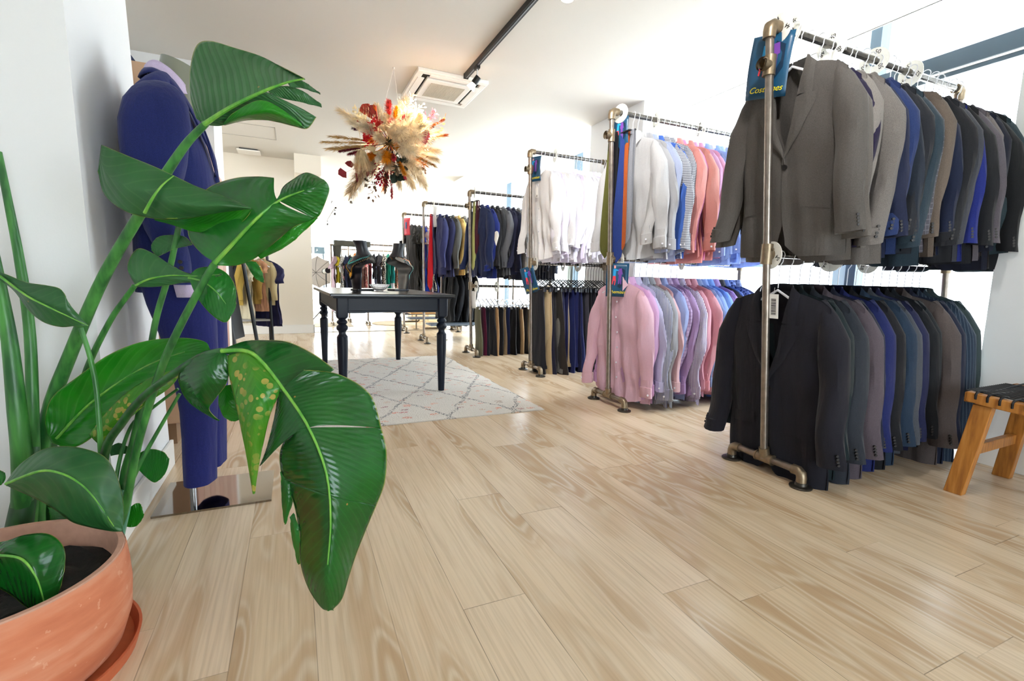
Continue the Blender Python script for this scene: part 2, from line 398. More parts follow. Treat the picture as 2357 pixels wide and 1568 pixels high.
spot(1.335, 3.72, (-.35, .3, -.55), 'black spotlight at the end of the nearest track, aimed at the flowers')
spot(1.17, 8.75, (-.02, 0, -1), 'black spotlight hanging from the middle track, just below the flowers')
spot(1.15, 10.9, (-.02, 0, -1), 'black spotlight at the far end of the middle track')
spot(1.0, 13.2, (-.1, 0, -1), 'black spotlight at the near end of the farthest track')
spot(.995, 16.0, (-.1, 0, -1), 'tiny black spotlight at the far end of the farthest track')
spot_light('flower_spot_beam', (1.28, 3.80, 2.38), (.80, 4.05, 1.98), 85, (1, .82, .58), 58, .7)

# three unseen heads added on the near track, above the frame, brighten the racks
for y_, tgt, pw in ((.9, (2.3, 1.6, 1.2), .65), (1.9, (2.3, 2.9, 1.2), 1.3), (2.35, (2.2, 4.2, 1.3), 1.35)):
    a_ = Vector(tgt) - Vector((1.335, y_, CH - .125)); spot(1.335, y_, a_, 'added unseen black spotlight on the near track, brightening the racks')
    spot_light('rack_fill_beam', Vector((1.335, y_, CH - .125)) + a_.normalized() * .10, tgt, SPW * pw, (1, .97, .93), 80, .9, .04)
for y_, tgt in ((8.75, (2.0, 7.0, 1.3)), (10.9, (1.6, 9.9, 1.0))):
    spot_light('rack_fill_beam', (1.17, y_, CH - .22), tgt, SPW, (1, .97, .93), 120, .9, .04)
# ============================================================= garments (front faces local -y, hangs from z = 0 at the collar)
def clampf(x, a=0., b=1.): return max(a, min(b, x))
def sm(x): x = clampf(x); return x * x * (3 - 2 * x)
def interp(t, pts):
    for (a, va), (b, vb) in zip(pts, pts[1:]):
        if t <= b: return va + (vb - va) * sm((t - a) / (b - a)) if b > a else vb
    return pts[-1][1]
def fold(x, z, sd, k=1.):
    return k * (.006 * math.sin(x * 38 + sd * 2.1 + z * 3) * clampf(-z * 2) + .005 * math.sin(x * 71 - sd + z * 7) * clampf(-z * 1.6) + .004 * math.sin(z * 23 + x * 9 + sd))
class Coat:
    """width profile helper shared by jackets, shirts and tops"""
    def __init__(s, sh=.225, L=.78, dep=.048, sd=0., hemw=.25, waist=.222, kind='jacket'):
        s.sh, s.L, s.D, s.sd, s.hem, s.waist, s.kind = sh, L, dep, sd, hemw, waist, kind
    def w(s, v): return interp(v, [(0, s.sh), (.12, s.sh + .004), (.28, s.sh), (.55, s.waist), (1, s.hem)])
    def ztop(s, x):
        a = abs(x)
        if a < .068: return -.012 - .02 * (1 - a / .068) * 0
        q = (a - .068) / (s.sh - .068)
        return -.012 - .048 * q - .022 * q ** 6
    def y(s, u, v, side):
        d = s.D * interp(v, [(0, .02), (.035, .40), (.1, .75), (.35, 1.), (.6, .85), (1, .9)])
        e = math.sqrt(max(0, 1 - abs(u) ** 3.2))
        return side * d * e
    def pt(s, u, v, side, zoff=0., yo=0., fk=1.):
        w = s.w(v); x = u * w
        zt = s.ztop(u * s.sh); z = zt * (1 - v) - (s.L + zoff) * v
        y = s.y(u, v, side) + fold(x + side * .3, z, s.sd, fk * (2.2 if s.kind == 'shirt' else 1.0)) * (.3 + .7 * v) + yo
        return (x, y, z)
def coat_meshes(c, vbut=.5, open_neck=True, cutaway=.07, sleeve=.62, cuff=.052, arm=.075, bend=.05, splay=.06, shortsleeve=False):
    M = {}; fk = 1.
    uin = lambda v: interp(v, [(0, .31), (vbut * .5, .17), (vbut, -.03), (.72, -.02), (1, cutaway)]) if c.kind == 'jacket' else (interp(v, [(0, .26), (.06, .12), (.13, -.03), (1, -.03)]) if open_neck else -.03)
    b = MB()
    b.grid(25, 22, lambda u, v: c.pt(-1 + 2 * u, v, 1, zoff=-.005))              # back
    for sg in (1, -1):
        def fp(u, v, sg=sg):
            a = uin(v); q = a + (1 - a) * u
            zo = 0
            if c.kind == 'jacket' and v > .85: zo = -.05 * max(0, 1 - u * 3.2) ** 2 * (v - .85) / .15
            if c.kind == 'shirt' and v > .8: zo = -.05 * u ** 3 * (v - .8) / .2
            return c.pt(sg * q, v, -1, zoff=zo, yo=(-.004 if sg > 0 else 0))
        b.grid(16, 24, fp, flip=(sg > 0))
    M['body'] = b
    # sleeves as tapered open tubes
    def sleeve_mb(sg):
        b = MB(); p0 = Vector((sg * (c.sh - .040), .0, -.092)); Ls = sleeve
        sd = c.sd * 3 + sg
        def P(t):
            e = splay * (t ** 1.1) + .018 * math.sin(PI * min(1, t * 1.3))
            return p0 + Vector((sg * (.03 * sm(t * 5) + e), -bend * t * t + .016 * math.sin(t * 5 + sd) + .010 * math.sin(t * 11 + sd * 2) * t, -Ls * t))
        rings = []; n = 14; N = 17
        for j in range(N):
            t = j / (N - 1); p = P(t)
            rx = interp(t, [(0, .018), (.05, .040), (.2, .058), (.55, .055 * (1.05 if c.kind == 'shirt' else 1)), (1, cuff)])
            ry = interp(t, [(0, .014), (.05, .036), (.2, arm * (.74 if c.kind == 'jacket' else .66)), (.5, arm * .62), (1, cuff * .62)])
            up = (.046 if c.kind == 'jacket' else .036) * (1 - sm(t * 6))
            r = []
            for k in range(n):
                a = 2 * PI * k / n
                wr = 1 + (.16 if c.kind == 'shirt' else .10) * math.sin(3 * a + 7 * t + sd) * sm(t * 3) + .05 * math.sin(a * 2 + t * 19 + sd) * (1 if c.kind == 'shirt' else .4)
                r.append((p.x + rx * math.cos(a) * wr, p.y + ry * math.sin(a) * wr, p.z + up * (1 - .6 * max(0, sg * math.cos(a))) + .006 * math.sin(a + sd)))
            rings.append(r)
        b.ring_loft(rings, 'start')
        # lining turned inside the cuff
        last = rings[-1]; ctr = sum((Vector(q) for q in last), Vector()) / n
        inner = [tuple(ctr + (Vector(q) - ctr) * .82 + Vector((0, 0, .004))) for q in last]; deep = [tuple(ctr + (Vector(q) - ctr) * .75 + Vector((0, 0, .06))) for q in last]
        b.ring_loft([last, inner, deep], 'end')
        return b, P, rings
    M['sleeve_r'], c.PR, c.ringR = sleeve_mb(1); M['sleeve_l'], c.PL, c.ringL = sleeve_mb(-1)
    if c.kind == 'jacket':
        b = MB(); vn = .17
        for sg in (1, -1):
            def lap(u, v, sg=sg):
                vv = vn + (vbut - vn) * v
                wd = interp(v, [(0, .082), (.08, .086), (.5, .056), (1, .004)])
                a = uin(vv); q = a + wd * u / c.w(vv)
                p = Vector(c.pt(sg * q, vv + (.02 * u * (1 - v) * -1), -1, fk=.9)); p.y -= .007 + .006 * math.sin(PI * u); return p
            b.grid(6, 14, lap, flip=(sg > 0))
            def colr(u, v, sg=sg):      # collar leaf from the shoulder down to the notch
                vv = (vn - .01) * v; wd = interp(v, [(0, .04), (1, .062)])
                a = uin(vv); q = a + (wd * u) / c.w(vv)
                p = Vector(c.pt(sg * q, vv, -1, fk=.9)); p.y -= .008 + .004 * math.sin(PI * u)
                p.z += .028 * (1 - u) * (1 - v) ** 2; return p
            b.grid(5, 8, colr, flip=(sg > 0))
        def ring(u, v):                 # back of the collar
            a = PI * u; x = math.cos(a) * (.075 + .012 * (1 - v)); y = math.sin(a) * (.052 + .012 * (1 - v)) - .012
            return (x, y, .018 - .045 * (1 - v) - .006 * math.cos(a) ** 2)
        b.grid(15, 4, ring, flip=True)
        M['lapel'] = b
        for sg in (1, -1):
            for q in range(1):
                pv = .67; u0, u1 = .32, .84; b = MB(); M['pocket_flap' + ('_r' if sg > 0 else '_l')] = b
                b.grid(8, 3, lambda u, v: Vector(c.pt(sg * (u0 + (u1 - u0) * u), pv + .065 * v + .012 * u, -1, fk=.9)) + Vector((0, -.006 - .002 * math.sin(PI * v), 0)), flip=(sg > 0))
        b = MB()
        b.grid(7, 3, lambda u, v: Vector(c.pt(.35 + .38 * u, .315 + .028 * v - .01 * u, -1)) + Vector((0, -.005, 0)), flip=True)
        M['breast_pocket'] = b
        def button(vv):
            b = MB(); p = Vector(c.pt(.015, vv, -1)); b.cyl(p + Vector((0, -.004, 0)), p + Vector((0, -.010, 0)), .0105, 12); return b
        M['front_button'] = button(vbut + .015)
        for nm, P, rg, sg in (('cuff_buttons_r', c.PR, c.ringR, 1), ('cuff_buttons_l', c.PL, c.ringL, -1)):
            b = MB()
            for q in range(4):
                t = .958 - q * .021; p = P(t)
                e = Vector((sg * cuff * .80, -cuff * .40, 0)); d = Vector((sg * .8, -.6, 0)).normalized()
                pp = p + e; b.cyl(pp - d * .006, pp + d * .002, .0055, 10)
            M[nm] = b
    if c.kind == 'shirt' and not shortsleeve:
        b = MB()                         # collar: stand and two pointed leaves
        def stand(u, v):
            a = PI * (-.12 + 1.24 * u); return (math.cos(a) * .067, math.sin(a) * .045 - .008, -.02 + .038 * v - .010 * (1 - abs(math.sin(a))))
        b.grid(17, 3, stand)
        def leaf(u, v):
            a = PI * (-.16 + 1.32 * u); pt = abs(2 * u - 1) ** 5
            r = 1 + .30 * v
            return (math.cos(a) * .069 * r, math.sin(a) * .048 * r - .008 - .012 * v * pt, .026 - (.044 + .048 * pt) * v)
        b.grid(25, 5, leaf, flip=True)
        M['collar'] = b
        b = MB(); b.grid(4, 20, lambda u, v: Vector(c.pt(-.06 + .12 * u, .12 + .86 * v, -1, fk=.9)) + Vector((0, -.0065, 0))); M['placket'] = b
        for k in range(6):
            b = MB(); p = Vector(c.pt(0, .16 + .13 * k, -1)) + Vector((0, -.010, 0)); b.cyl(p, p + Vector((0, -.003, 0)), .0062, 10); M['button_%d' % k] = b
        b = MB(); b.grid(7, 6, lambda u, v: Vector(c.pt(.36 + .34 * u, .27 + .17 * v, -1)) + Vector((0, -.004, 0)), flip=True); M['breast_pocket'] = b
        for nm, P, rg, sg in (('cuff_r', c.PR, c.ringR, 1), ('cuff_l', c.PL, c.ringL, -1)):
            b = MB(); a = rg[-1]; ctr = sum((Vector(q) for q in a), Vector()) / len(a)
            R = lambda k, z: [tuple(ctr + (Vector(q) - ctr) * k + Vector((0, 0, z))) for q in a]
            b.ring_loft([R(1.0, .012), R(1.10, .010), R(1.12, -.058), R(1.04, -.060), R(.98, -.02)], False)
            M[nm] = b
            bb = MB(); d = Vector((sg * .8, -.6, 0)).normalized(); p = ctr + d * cuff * .98 + Vector((0, 0, -.03))
            bb.cyl(p, p + d * .006, .006, 10); M['cuff_button' + nm[-2:]] = bb
    return {k: b.mesh(k, True) for k, b in M.items()}

PARTN = {'body': 'body', 'sleeve_r': 'sleeve', 'sleeve_l': 'sleeve', 'lapel': 'lapel', 'pocket_flap_r': 'pocket_flap', 'pocket_flap_l': 'pocket_flap', 'breast_pocket': 'breast_pocket', 'front_button': 'button', 'cuff_buttons_r': 'cuff_button_row', 'cuff_buttons_l': 'cuff_button_row',
         'collar': 'collar', 'placket': 'placket', 'cuff_r': 'cuff', 'cuff_l': 'cuff', 'cuff_button_r': 'button', 'cuff_button_l': 'button'}
JV = [coat_meshes(Coat(.225, .80, .042, sd, .245, .222), splay=sp, bend=bd) for sd, sp, bd in ((0.3, .075, .07), (1.7, .03, .045), (3.1, .05, .03), (4.4, .01, .075), (5.9, .035, .095), (7.3, .06, .015))]
JB = [coat_meshes(Coat(.245, .90, .044, 2.2, .262, .245), splay=.07, bend=.06, sleeve=.66, cuff=.058, arm=.085)]
SV = [coat_meshes(Coat(.225, .82, .030, sd, .265, .245, 'shirt'), splay=sp, bend=bd, sleeve=.60, cuff=.042, arm=.072) for sd, sp, bd in ((.5, .07, .05), (2.1, .04, .03), (3.9, .02, .07), (5.2, .06, .02), (6.6, .01, .09))]
TV = [coat_meshes(Coat(.20, L, .035, sd, hw, .19, 'shirt'), open_neck=False, sleeve=sl, cuff=.062, arm=.08, splay=.05, shortsleeve=True) for sd, L, hw, sl in ((.5, 1.05, .30, .22), (2.1, .95, .24, .24), (3.3, .72, .22, .20), (4.3, 1.2, .32, .22))]
M_btn = plain('dark_button', '1C1816', .55); M_btnw = plain('pearl_button', 'E9E9F2', .3)
HANG_W = plain('white_hanger_wire', 'E9EAF0', .3); HANG_K = plain('black_hanger_plastic', '17171A', .4); CHROME = plain('chrome', 'C9CCD2', .18, 1.)
def hanger_mesh(kind):
    b = MB(); h = []
    zr = .150                                   # centre of the rail above the collar
    for k in range(15):
        a = PI * (1.10 - 1.35 * k / 14); h.append((math.cos(a) * .019, 0, zr + math.sin(a) * .019))
    h = h[::-1] if h[0][0] > 0 else h
    h += [(.012, 0, zr - .03), (.0, 0, zr - .05), (0, 0, .0)]
    b.tube([(p[0] if kind != 'x' else p[0], p[1], p[2]) for p in h], .0022, 6)
    if kind == 'wire':
        b.tube([(-.18, 0, -.095), (-.06, 0, -.045), (0, 0, -.01), (.06, 0, -.045), (.18, 0, -.095)], .006, 6)
    elif kind == 'clip':
        b.tube([(-.17, 0, -.075), (0, 0, .0), (.17, 0, -.075)], .0055, 6); b.tube([(-.17, 0, -.075), (.17, 0, -.075)], .004, 6)
        for x in (-.12, .12): b.box((x - .012, -.008, -.115), (x + .012, .008, -.07))
    # hook plane is turned so that it straddles the rail
    m = b.mesh('hanger', True); return m
HM = {'wire': hanger_mesh('wire'), 'clip': hanger_mesh('clip')}
ORD = ['first', 'second', 'third', 'fourth', 'fifth', 'sixth', 'seventh', 'eighth', 'ninth', 'tenth', 'eleventh', 'twelfth', 'thirteenth', 'fourteenth', 'fifteenth', 'sixteenth', 'seventeenth', 'eighteenth', 'nineteenth', 'twentieth', 'twenty-first', 'twenty-second', 'twenty-third', 'twenty-fourth', 'twenty-fifth', 'twenty-sixth', 'twenty-seventh', 'twenty-eighth', 'twenty-ninth', 'thirtieth']
def hang(name, cat, meshes, mat, pos, rz, label, group, parts=None, btn=M_btn, sc=1., hk='wire', hmat=HANG_W, hlabel=None, tilt=0., detail=True):
    t = thing(name, label, cat, (pos[0], pos[1], pos[2] - .150), rz, group)
    t.rotation_euler = (tilt, 0, rz); t.scale = (sc,) * 3
    for k, m in meshes.items():
        if not detail and k not in ('body', 'sleeve_r', 'sleeve_l', 'lapel', 'collar'): continue
        link(PARTN.get(k, 'button'), m, t, btn if 'button' in k else mat)
    h = link('hanger', HM[hk], None, hmat, loc=(pos[0], pos[1], pos[2] - .150), rot=(0, 0, rz))
    tag(h, hlabel, 'hanger', group.replace('hanging', '').strip() + ' hangers')
    return t
RNG = random.Random(7)

def trouser_meshes(sd, L=.95, w0=.20, w1=.30):
    """pair folded flat and clipped by the hems, waistband down"""
    def T(u, v, side):
        w = interp(v, [(0, w0), (.5, w0 + .035), (.8, w1 - .01), (1, w1)]) / 2
        x = (-1 + 2 * u) * w + .015 * math.sin(v * 3 + sd) * v
        d = .020 + .012 * v
        y = side * d * math.sqrt(max(0, 1 - abs(2 * u - 1) ** 3)) + .007 * math.sin(x * 60 + sd + 2 * v) * v + .006 * math.sin(v * 9 + sd)
        return (x, y, -.10 - L * v + .02 * math.sin(sd + u * 3) * v)
    b = MB(); b.grid(14, 18, lambda u, v: T(u, v, -1), flip=True); b.grid(14, 18, lambda u, v: T(u, v, 1))
    w = MB(); w.grid(14, 4, lambda u, v: Vector(T(u, .955 + .045 * v, -1)) + Vector((0, -.006, 0)), flip=True); w.grid(14, 4, lambda u, v: Vector(T(u, .955 + .045 * v, 1)) + Vector((0, .006, 0)))
    return {'legs': b.mesh('legs'), 'waistband': w.mesh('waistband')}
TR = [trouser_meshes(s_, L, a, c_) for s_, L, a, c_ in ((.4, .80, .20, .29), (1.9, .86, .19, .27), (3.2, .74, .22, .30), (4.7, .90, .2, .26))]
def tag_mesh(w=.03, h=.055):
    b = MB(); b.box((-w / 2, -.0008, -h), (w / 2, .0008, 0)); b.tube([(0, 0, 0), (.004, 0, .03)], .0008, 4); return b.mesh('price_tag', False)
TAGM = tag_mesh(); TAGB = tag_mesh(.045, .11); M_tag = plain('white_card', 'F2F1EE', .6)
def barcode(parent, w, h, z0):
    b = MB(); r = random.Random(3); z = z0
    while z > z0 - h: t = r.choice((.0012, .002, .003)); b.box((-w / 2, -.0013, z - t), (w / 2, -.0009, z)); z -= t + .0018
    return b.build('barcode', plain('print_black', '1B1B1D', .6), parent, smooth=False)

# ------------------------------------------------------------- pipe racks
M_pipe = plain('pipe_steel', '8B8178', .32, .85, noise=.18, nscale=30); M_fit = plain('pipe_fitting', '8A7A64', .38, .8, noise=.15, nscale=60); M_pipedark = plain('dark_pipe', '4A4640', .35, .8, noise=.25, nscale=25)
PR = .0168
def rack(name, label, x, y, ztop, zmid, length, lean, group='pipe clothes racks', shelf=None, far=True, mid=True):
    t = thing(name, label, 'clothes rack', (x, y, 0), 0, group)
    S = lambda X, Y, Z: (X + lean * Z, Y, Z)
    def tube(nm, pts, r=PR, m=M_pipe, n=12):
        b = MB(); b.tube(pts, r, n); return b.build(nm, m, t)
    for k, X0 in enumerate((0, length) if far else (0,)):
        tube('post', [S(X0, 0, .07), S(X0, 0, ztop)])
        tube('foot_bar', [(X0 + .002, -.165, .072), (X0 + .002, .165, .072)])
        for sg in (-1, 1):
            b = MB(); b.tube([(X0, sg * .145, .072), (X0, sg * .172, .072), (X0, sg * .186, .062), (X0, sg * .19, .045), (X0, sg * .19, .018)], [.023, .023, .023, .022, .022], 12); b.build('elbow_fitting', M_fit, t)
            b = MB(); b.lathe([(.0, 0), (.046, 0), (.048, .006), (.044, .010), (.026, .012), (.024, .024), (.018, .026)], 20, (X0, sg * .19, 0)); b.build('floor_flange', M_pipedark, t)
        b = MB(); b.cyl((X0, -.04, .072), (X0, .04, .072), .0235, 14); b.cyl((X0, 0, .072), S(X0, 0, .125), .0235, 14); b.cyl((X0, -.046, .072), (X0, -.038, .072), .026, 14); b.cyl((X0, .038, .072), (X0, .046, .072), .026, 14); b.build('tee_fitting', M_fit, t)
        # top elbow
        sx = 1 if X0 == 0 else -1; p = Vector(S(X0, 0, ztop))
        b = MB(); b.tube([p + Vector((0, 0, -.05)), p + Vector((0, 0, -.022)), p + Vector((sx * .004, 0, -.006)), p + Vector((sx * .018, 0, .004)), p + Vector((sx * .05, 0, .004))], [.0245, .026, .028, .026, .0245], 14); b.build('elbow_fitting', M_fit, t)
        if k == 0 and mid:
            q = Vector(S(X0, 0, ztop - .155))       # open tee facing the room
            b = MB(); b.cyl(q + Vector((0, 0, -.04)), q + Vector((0, 0, .04)), .0245, 14); b.tube([q + Vector((-.01, .0, 0)), q + Vector((-.035, .0, 0))], [.023, .023], 14, cap=False); b.tube([q + Vector((-.035, 0, 0)), q + Vector((-.05, 0, 0))], [.027, .027], 14, cap=False); b.tube([q + Vector((-.05, 0, 0)), q + Vector((-.01, 0, 0))], [.019, .017], 14, cap=False); b.build('tee_fitting', M_fit, t)
        if mid:
            q = Vector(S(X0, 0, zmid)); b = MB(); b.cyl(q + Vector((0, 0, -.045)), q + Vector((0, 0, .045)), .0245, 14); b.cyl(q, q + Vector((sx * .05, 0, 0)), .0235, 14); b.cyl(q + Vector((0, -.02, .02)), q + Vector((0, -.032, .02)), .006, 8); b.build('tee_fitting', M_fit, t)
    tube('rail', [Vector(S(0, 0, ztop)) + Vector((.02, 0, .004)), Vector(S(length, 0, ztop)) + Vector((-.02, 0, .004))], m=plain('rail_steel', '77736E', .22, .9, noise=.2, nscale=40))
    if mid: tube('rail', [Vector(S(0, 0, zmid)), Vector(S(length, 0, zmid))], .014, m=plain('rail_steel', '77736E', .22, .9))
    if shelf:
        z, xa, xb = shelf
        b = MB(); b.box((xa, -.15, z), (xb, .15, z + .022)); bevel(b.build('shelf', plain('slate_shelf', '5C6670', .5), t, smooth=False), .003)
        for xx in (xa + .0, xb - .15):
            b = MB(); b.tube([S(0, 0, z - .045) if xx < xa + .01 else (xx, 0, z - .045), (xx + .16, 0, z - .045), (xx + .185, 0, z - .03), (xx + .185, 0, z)], .014, 8); b.cyl((xx + .185, 0, z - .006), (xx + .185, 0, z), .036, 12); b.build('shelf_bracket', M_fit, t)
    t['lean'] = lean
    return t
RK = {}
def railpt(R, d, which='top'):
    z = (R['zt'] + .004) if which == 'top' else R['zm']
    return Vector((R['x'] + R['lean'] * z + d, R['y'], z))
for key, x, y, zt, zm, ln, lean, lab, sh in (
    ('A', 2.060, 1.54, 1.975, 1.040, 1.49, -.110, 'two-tier pipe rack nearest the wooden stool, holding men\'s suit jackets', None),
    ('B', 2.090, 2.865, 2.040, 1.060, 1.28, -.045, 'two-tier pipe rack of coloured shirts, with ties at its front post', None),
    ('C', 2.083, 4.12, 2.055, 1.055, .84, -.040, 'two-tier pipe rack with white shirts above and trousers below', None),
    ('D', 1.890, 5.33, 1.865, .810, 1.05, -.025, 'pipe rack with a blue elbow-patched jacket and trousers below', None),
    ('E', 1.632, 6.57, 1.885, .55, 1.35, -.004, 'pipe rack of jackets with a slate blue shelf near the floor', (.235, .06, .95)),
    ('F', 1.625, 7.86, 1.880, .55, .86, -.006, 'pipe rack of dresses with a red sign at its post', (.215, .06, .80))):
    rack('clothes_rack', lab, x, y, zt, zm, ln, lean, shelf=sh, mid=key in 'ABCD')
    RK[key] = dict(x=x, y=y, zt=zt, zm=zm, ln=ln, lean=lean)
# ============================================================= clothes on the racks
W = lambda c: ('wool_' + c, c)
def wool(c, pat=None, c2=None): return fabric('wool_%s_%s' % (c, pat), c, 'wool', pat, c2)
def cotton(c, pat=None, c2=None): return fabric('cotton_%s_%s' % (c, pat), c, 'shirt', pat, c2)
def row(R, which, items, d0, d1, vset, name, cat, where, group, front_sc=1., btn=M_btn, hk='wire', hmat=HANG_W, detail_n=99, yoff=0., first_v=0, jitter=7., power=1.):
    n = len(items)
    for i, it in enumerate(items):
        col, word = it[0], it[1]; mt = it[2]
        d = d0 + (d1 - d0) * (i / max(1, n - 1)) ** power
        p = railpt(R, d, which)
        rz = -PI / 2 + math.radians(RNG.uniform(-jitter, jitter)) + (math.radians(5) if i == 0 else 0)
        V = vset[first_v] if i == 0 else vset[RNG.randrange(len(vset))]
        if i > 3: V = {k: m for k, m in V.items() if not k.startswith('button_') and k not in ('placket', 'breast_pocket')}
        sc = (1. if i == 0 else RNG.uniform(.95, 1.04)) * front_sc
        place = 'frontmost' if i == 0 else ('%s from the front' % ORD[i])
        lab = '%s %s, %s on the %s' % (word, cat, place, where)
        hang(name, cat, V, mt, (p.x, p.y + yoff * (1 if i == 0 else RNG.uniform(.2, 1)), p.z), rz, lab, group, sc=sc, btn=btn, hk=hk, hmat=hmat,
             hlabel='hanger on the %s' % where, detail=i < detail_n, tilt=-math.atan(R['lean']) + math.radians(RNG.uniform(-.5, 2)))
A, B, C_, D, E_, F_ = (RK[k] for k in 'ABCDEF')
J = [('5E5A57', 'mid grey wool'), ('67625E', 'ash grey wool'), ('2A2440', 'aubergine navy'), ('85807C', 'taupe grey'), ('76716E', 'light grey'), ('232A45', 'navy'), ('2B3B66', 'blue navy'), ('2E3542', 'slate charcoal'), ('2A2C33', 'charcoal'), ('31404B', 'dark teal slate'),
     ('5A5860', 'grey checked'), ('6B6058', 'brown grey'), ('1F2740', 'dark navy'), ('26272C', 'soft black'), ('484A52', 'graphite grey'), ('26327A', 'royal blue'), ('25262A', 'black'), ('605B62', 'mauve grey'), ('77706F', 'pale taupe'), ('232635', 'ink navy'), ('1E1F22', 'deep black'), ('34434A', 'bluish slate')]
row(A, 'top', [(c, w, wool(c, 'check', '7C7A84') if 'check' in w else wool(c)) for c, w in J], .105, 1.41, JV, 'suit_jacket', 'jacket', 'upper rail of the nearest rack', 'suit jackets hanging on the upper rail of the nearest rack', yoff=-.04, front_sc=1.0)
J2 = [('23222B', 'large midnight black suit'), ('1C2A2E', 'bottle black'), ('33373F', 'charcoal'), ('5A5158', 'grey brown'), ('2A2E40', 'grey navy'), ('212A5E', 'royal blue'), ('1D1D22', 'black'), ('28394D', 'dark slate blue'), ('4D5057', 'mid grey'), ('24284A', 'navy'), ('191B20', 'jet black'), ('20262B', 'black green'), ('5B5250', 'warm brown grey'), ('242A3F', 'dusky navy'), ('2C3A4C', 'pinstriped blue slate'), ('33424A', 'sea slate'), ('3C4A4C', 'grey green')]
row(A, 'mid', [(c, w, wool(c, 'pinstripe', '56636F') if 'pinstr' in w else wool(c)) for c, w in J2], .095, 1.24, JB + JV[:1], 'suit_jacket', 'jacket', 'lower rail of the nearest rack', 'suit jackets hanging on the lower rail of the nearest rack', yoff=-.0, front_sc=1.0)
SH = [('C6C6C9', 'pale grey', None, None), ('B9B8B9', 'warm grey', None, None), ('A9A9AE', 'mid grey', None, None), ('A9B4D6', 'grey lavender', None, None), ('3A62C4', 'bright royal blue', None, None), ('E8EAF4', 'navy gingham', 'gingham', '141D3C'), ('D8DAE6', 'dark gingham', 'gingham', '10162C'), ('DE8E88', 'salmon', None, None), ('D886B8', 'orchid pink', None, None), ('C98078', 'dusty coral', None, None), ('CB97C4', 'lilac pink', None, None), ('D08FB4', 'rose pink', None, None),
      ('8AA2DE', 'sky blue', None, None), ('A9ABC4', 'silver blue', None, None), ('7E9AE0', 'cornflower blue', None, None), ('94AEE6', 'pale blue', None, None), ('8B9CC6', 'dusty blue', None, None), ('A8B4DC', 'blue checked', 'check', '5468A8'), ('6E86C8', 'denim blue', None, None), ('AFA3D0', 'soft violet', None, None), ('7D93D2', 'periwinkle', None, None)]
row(B, 'top', [(c, w, cotton(c, p, c2)) for c, w, p, c2 in SH], .165, 1.22, SV, 'dress_shirt', 'shirt', 'upper rail of the second rack', 'shirts hanging on the upper rail of the second rack', btn=M_btnw, yoff=-.02, front_sc=1.02)
SL = [('DDAFC0', 'light pink', None, None), ('D2A0D0', 'pink lilac', None, None), ('B9B3D8', 'lavender', None, None), ('D9DCEA', 'navy striped', 'stripe', '39477E'), ('97979E', 'grey', None, None), ('D6A8AE', 'blush', None, None), ('97A6DE', 'light periwinkle', None, None), ('B99BC4', 'purple checked', 'check', '6B4E90'), ('A886BA', 'mauve', None, None), ('E4D9EA', 'violet striped', 'stripe', '5D4780'), ('CB8798', 'dusty rose', None, None), ('D8909E', 'coral pink', None, None), ('7C8FC0', 'slate blue', None, None), ('7F9BE0', 'cornflower', None, None), ('6C96E6', 'vivid light blue', None, None), ('9A7CC0', 'purple', None, None), ('26262E', 'black', None, None), ('4A62AC', 'mid blue', None, None), ('5A6FB4', 'blue print', 'print', '26356E'), ('34406C', 'navy checked', 'check', '8794C4')]
row(B, 'mid', [(c, w, cotton(c, p, c2)) for c, w, p, c2 in SL], .095, 1.20, SV, 'dress_shirt', 'shirt', 'lower rail of the second rack', 'shirts hanging on the lower rail of the second rack', btn=M_btnw, yoff=0., front_sc=1.06)
WS = [('F4F2F2', 'white'), ('EFEEF2', 'crisp white'), ('F1EFEC', 'ivory white'), ('EDEAF4', 'cool white'), ('E6DDF0', 'very pale lilac')]
row(C_, 'top', [(WS[i % 5][0], WS[(i * 3) % 5][1], cotton(WS[(i * 3) % 5][0])) for i in range(17)], .10, .80, SV, 'dress_shirt', 'shirt', 'upper rail of the third rack', 'white shirts hanging on the upper rail of the third rack', btn=M_btnw, yoff=-.02, detail_n=4)
JD = [('27335A', 'dark blue'), ('27377E', 'vivid blue'), ('2A2B31', 'charcoal'), ('2B2C30', 'soft black'), ('75777C', 'mid grey'), ('383C58', 'slate navy'), ('20253F', 'dark navy'), ('7D7B78', 'pale grey'), ('273250', 'navy'), ('26262E', 'black'), ('3D3F47', 'graphite'), ('1F2233', 'ink'), ('50515A', 'dark grey'), ('2E3242', 'blue charcoal')]
row(D, 'top', [(c, w, wool(c)) for c, w in JD], .12, .98, JV, 'blazer', 'jacket', 'rail of the fourth rack', 'blazers hanging on the fourth rack', detail_n=5)
JE = [('383C66', 'blue violet'), ('2F3256', 'deep indigo'), ('5E5E5C', 'grey'), ('E0C17E', 'butter yellow'), ('8A8882', 'light grey'), ('3D4268', 'slate blue'), ('32365C', 'indigo'), ('8A7B6C', 'beige grey'), ('2B2C2F', 'black'), ('4A4B4E', 'dark grey'), ('D9B887', 'sand'), ('3A3A3E', 'charcoal'), ('20222C', 'ink black')]
row(E_, 'top', [(c, w, wool(c)) for c, w in JE], .20, 1.28, JV, 'blazer', 'jacket', 'rail of the fifth rack', 'jackets hanging on the fifth rack', detail_n=0)
DF = [('26211F', 'long black'), ('2E2B28', 'black short-sleeved'), ('3A3833', 'dark olive'), ('2747B0', 'cobalt blue'), ('A08A88', 'dusty pink'), ('D8D2C2', 'cream printed'), ('1F2A5A', 'navy'), ('24222A', 'black evening'), ('2C3E88', 'blue'), ('3A2A3A', 'plum'), ('1E1E22', 'deep black'), ('4A4A54', 'grey')]
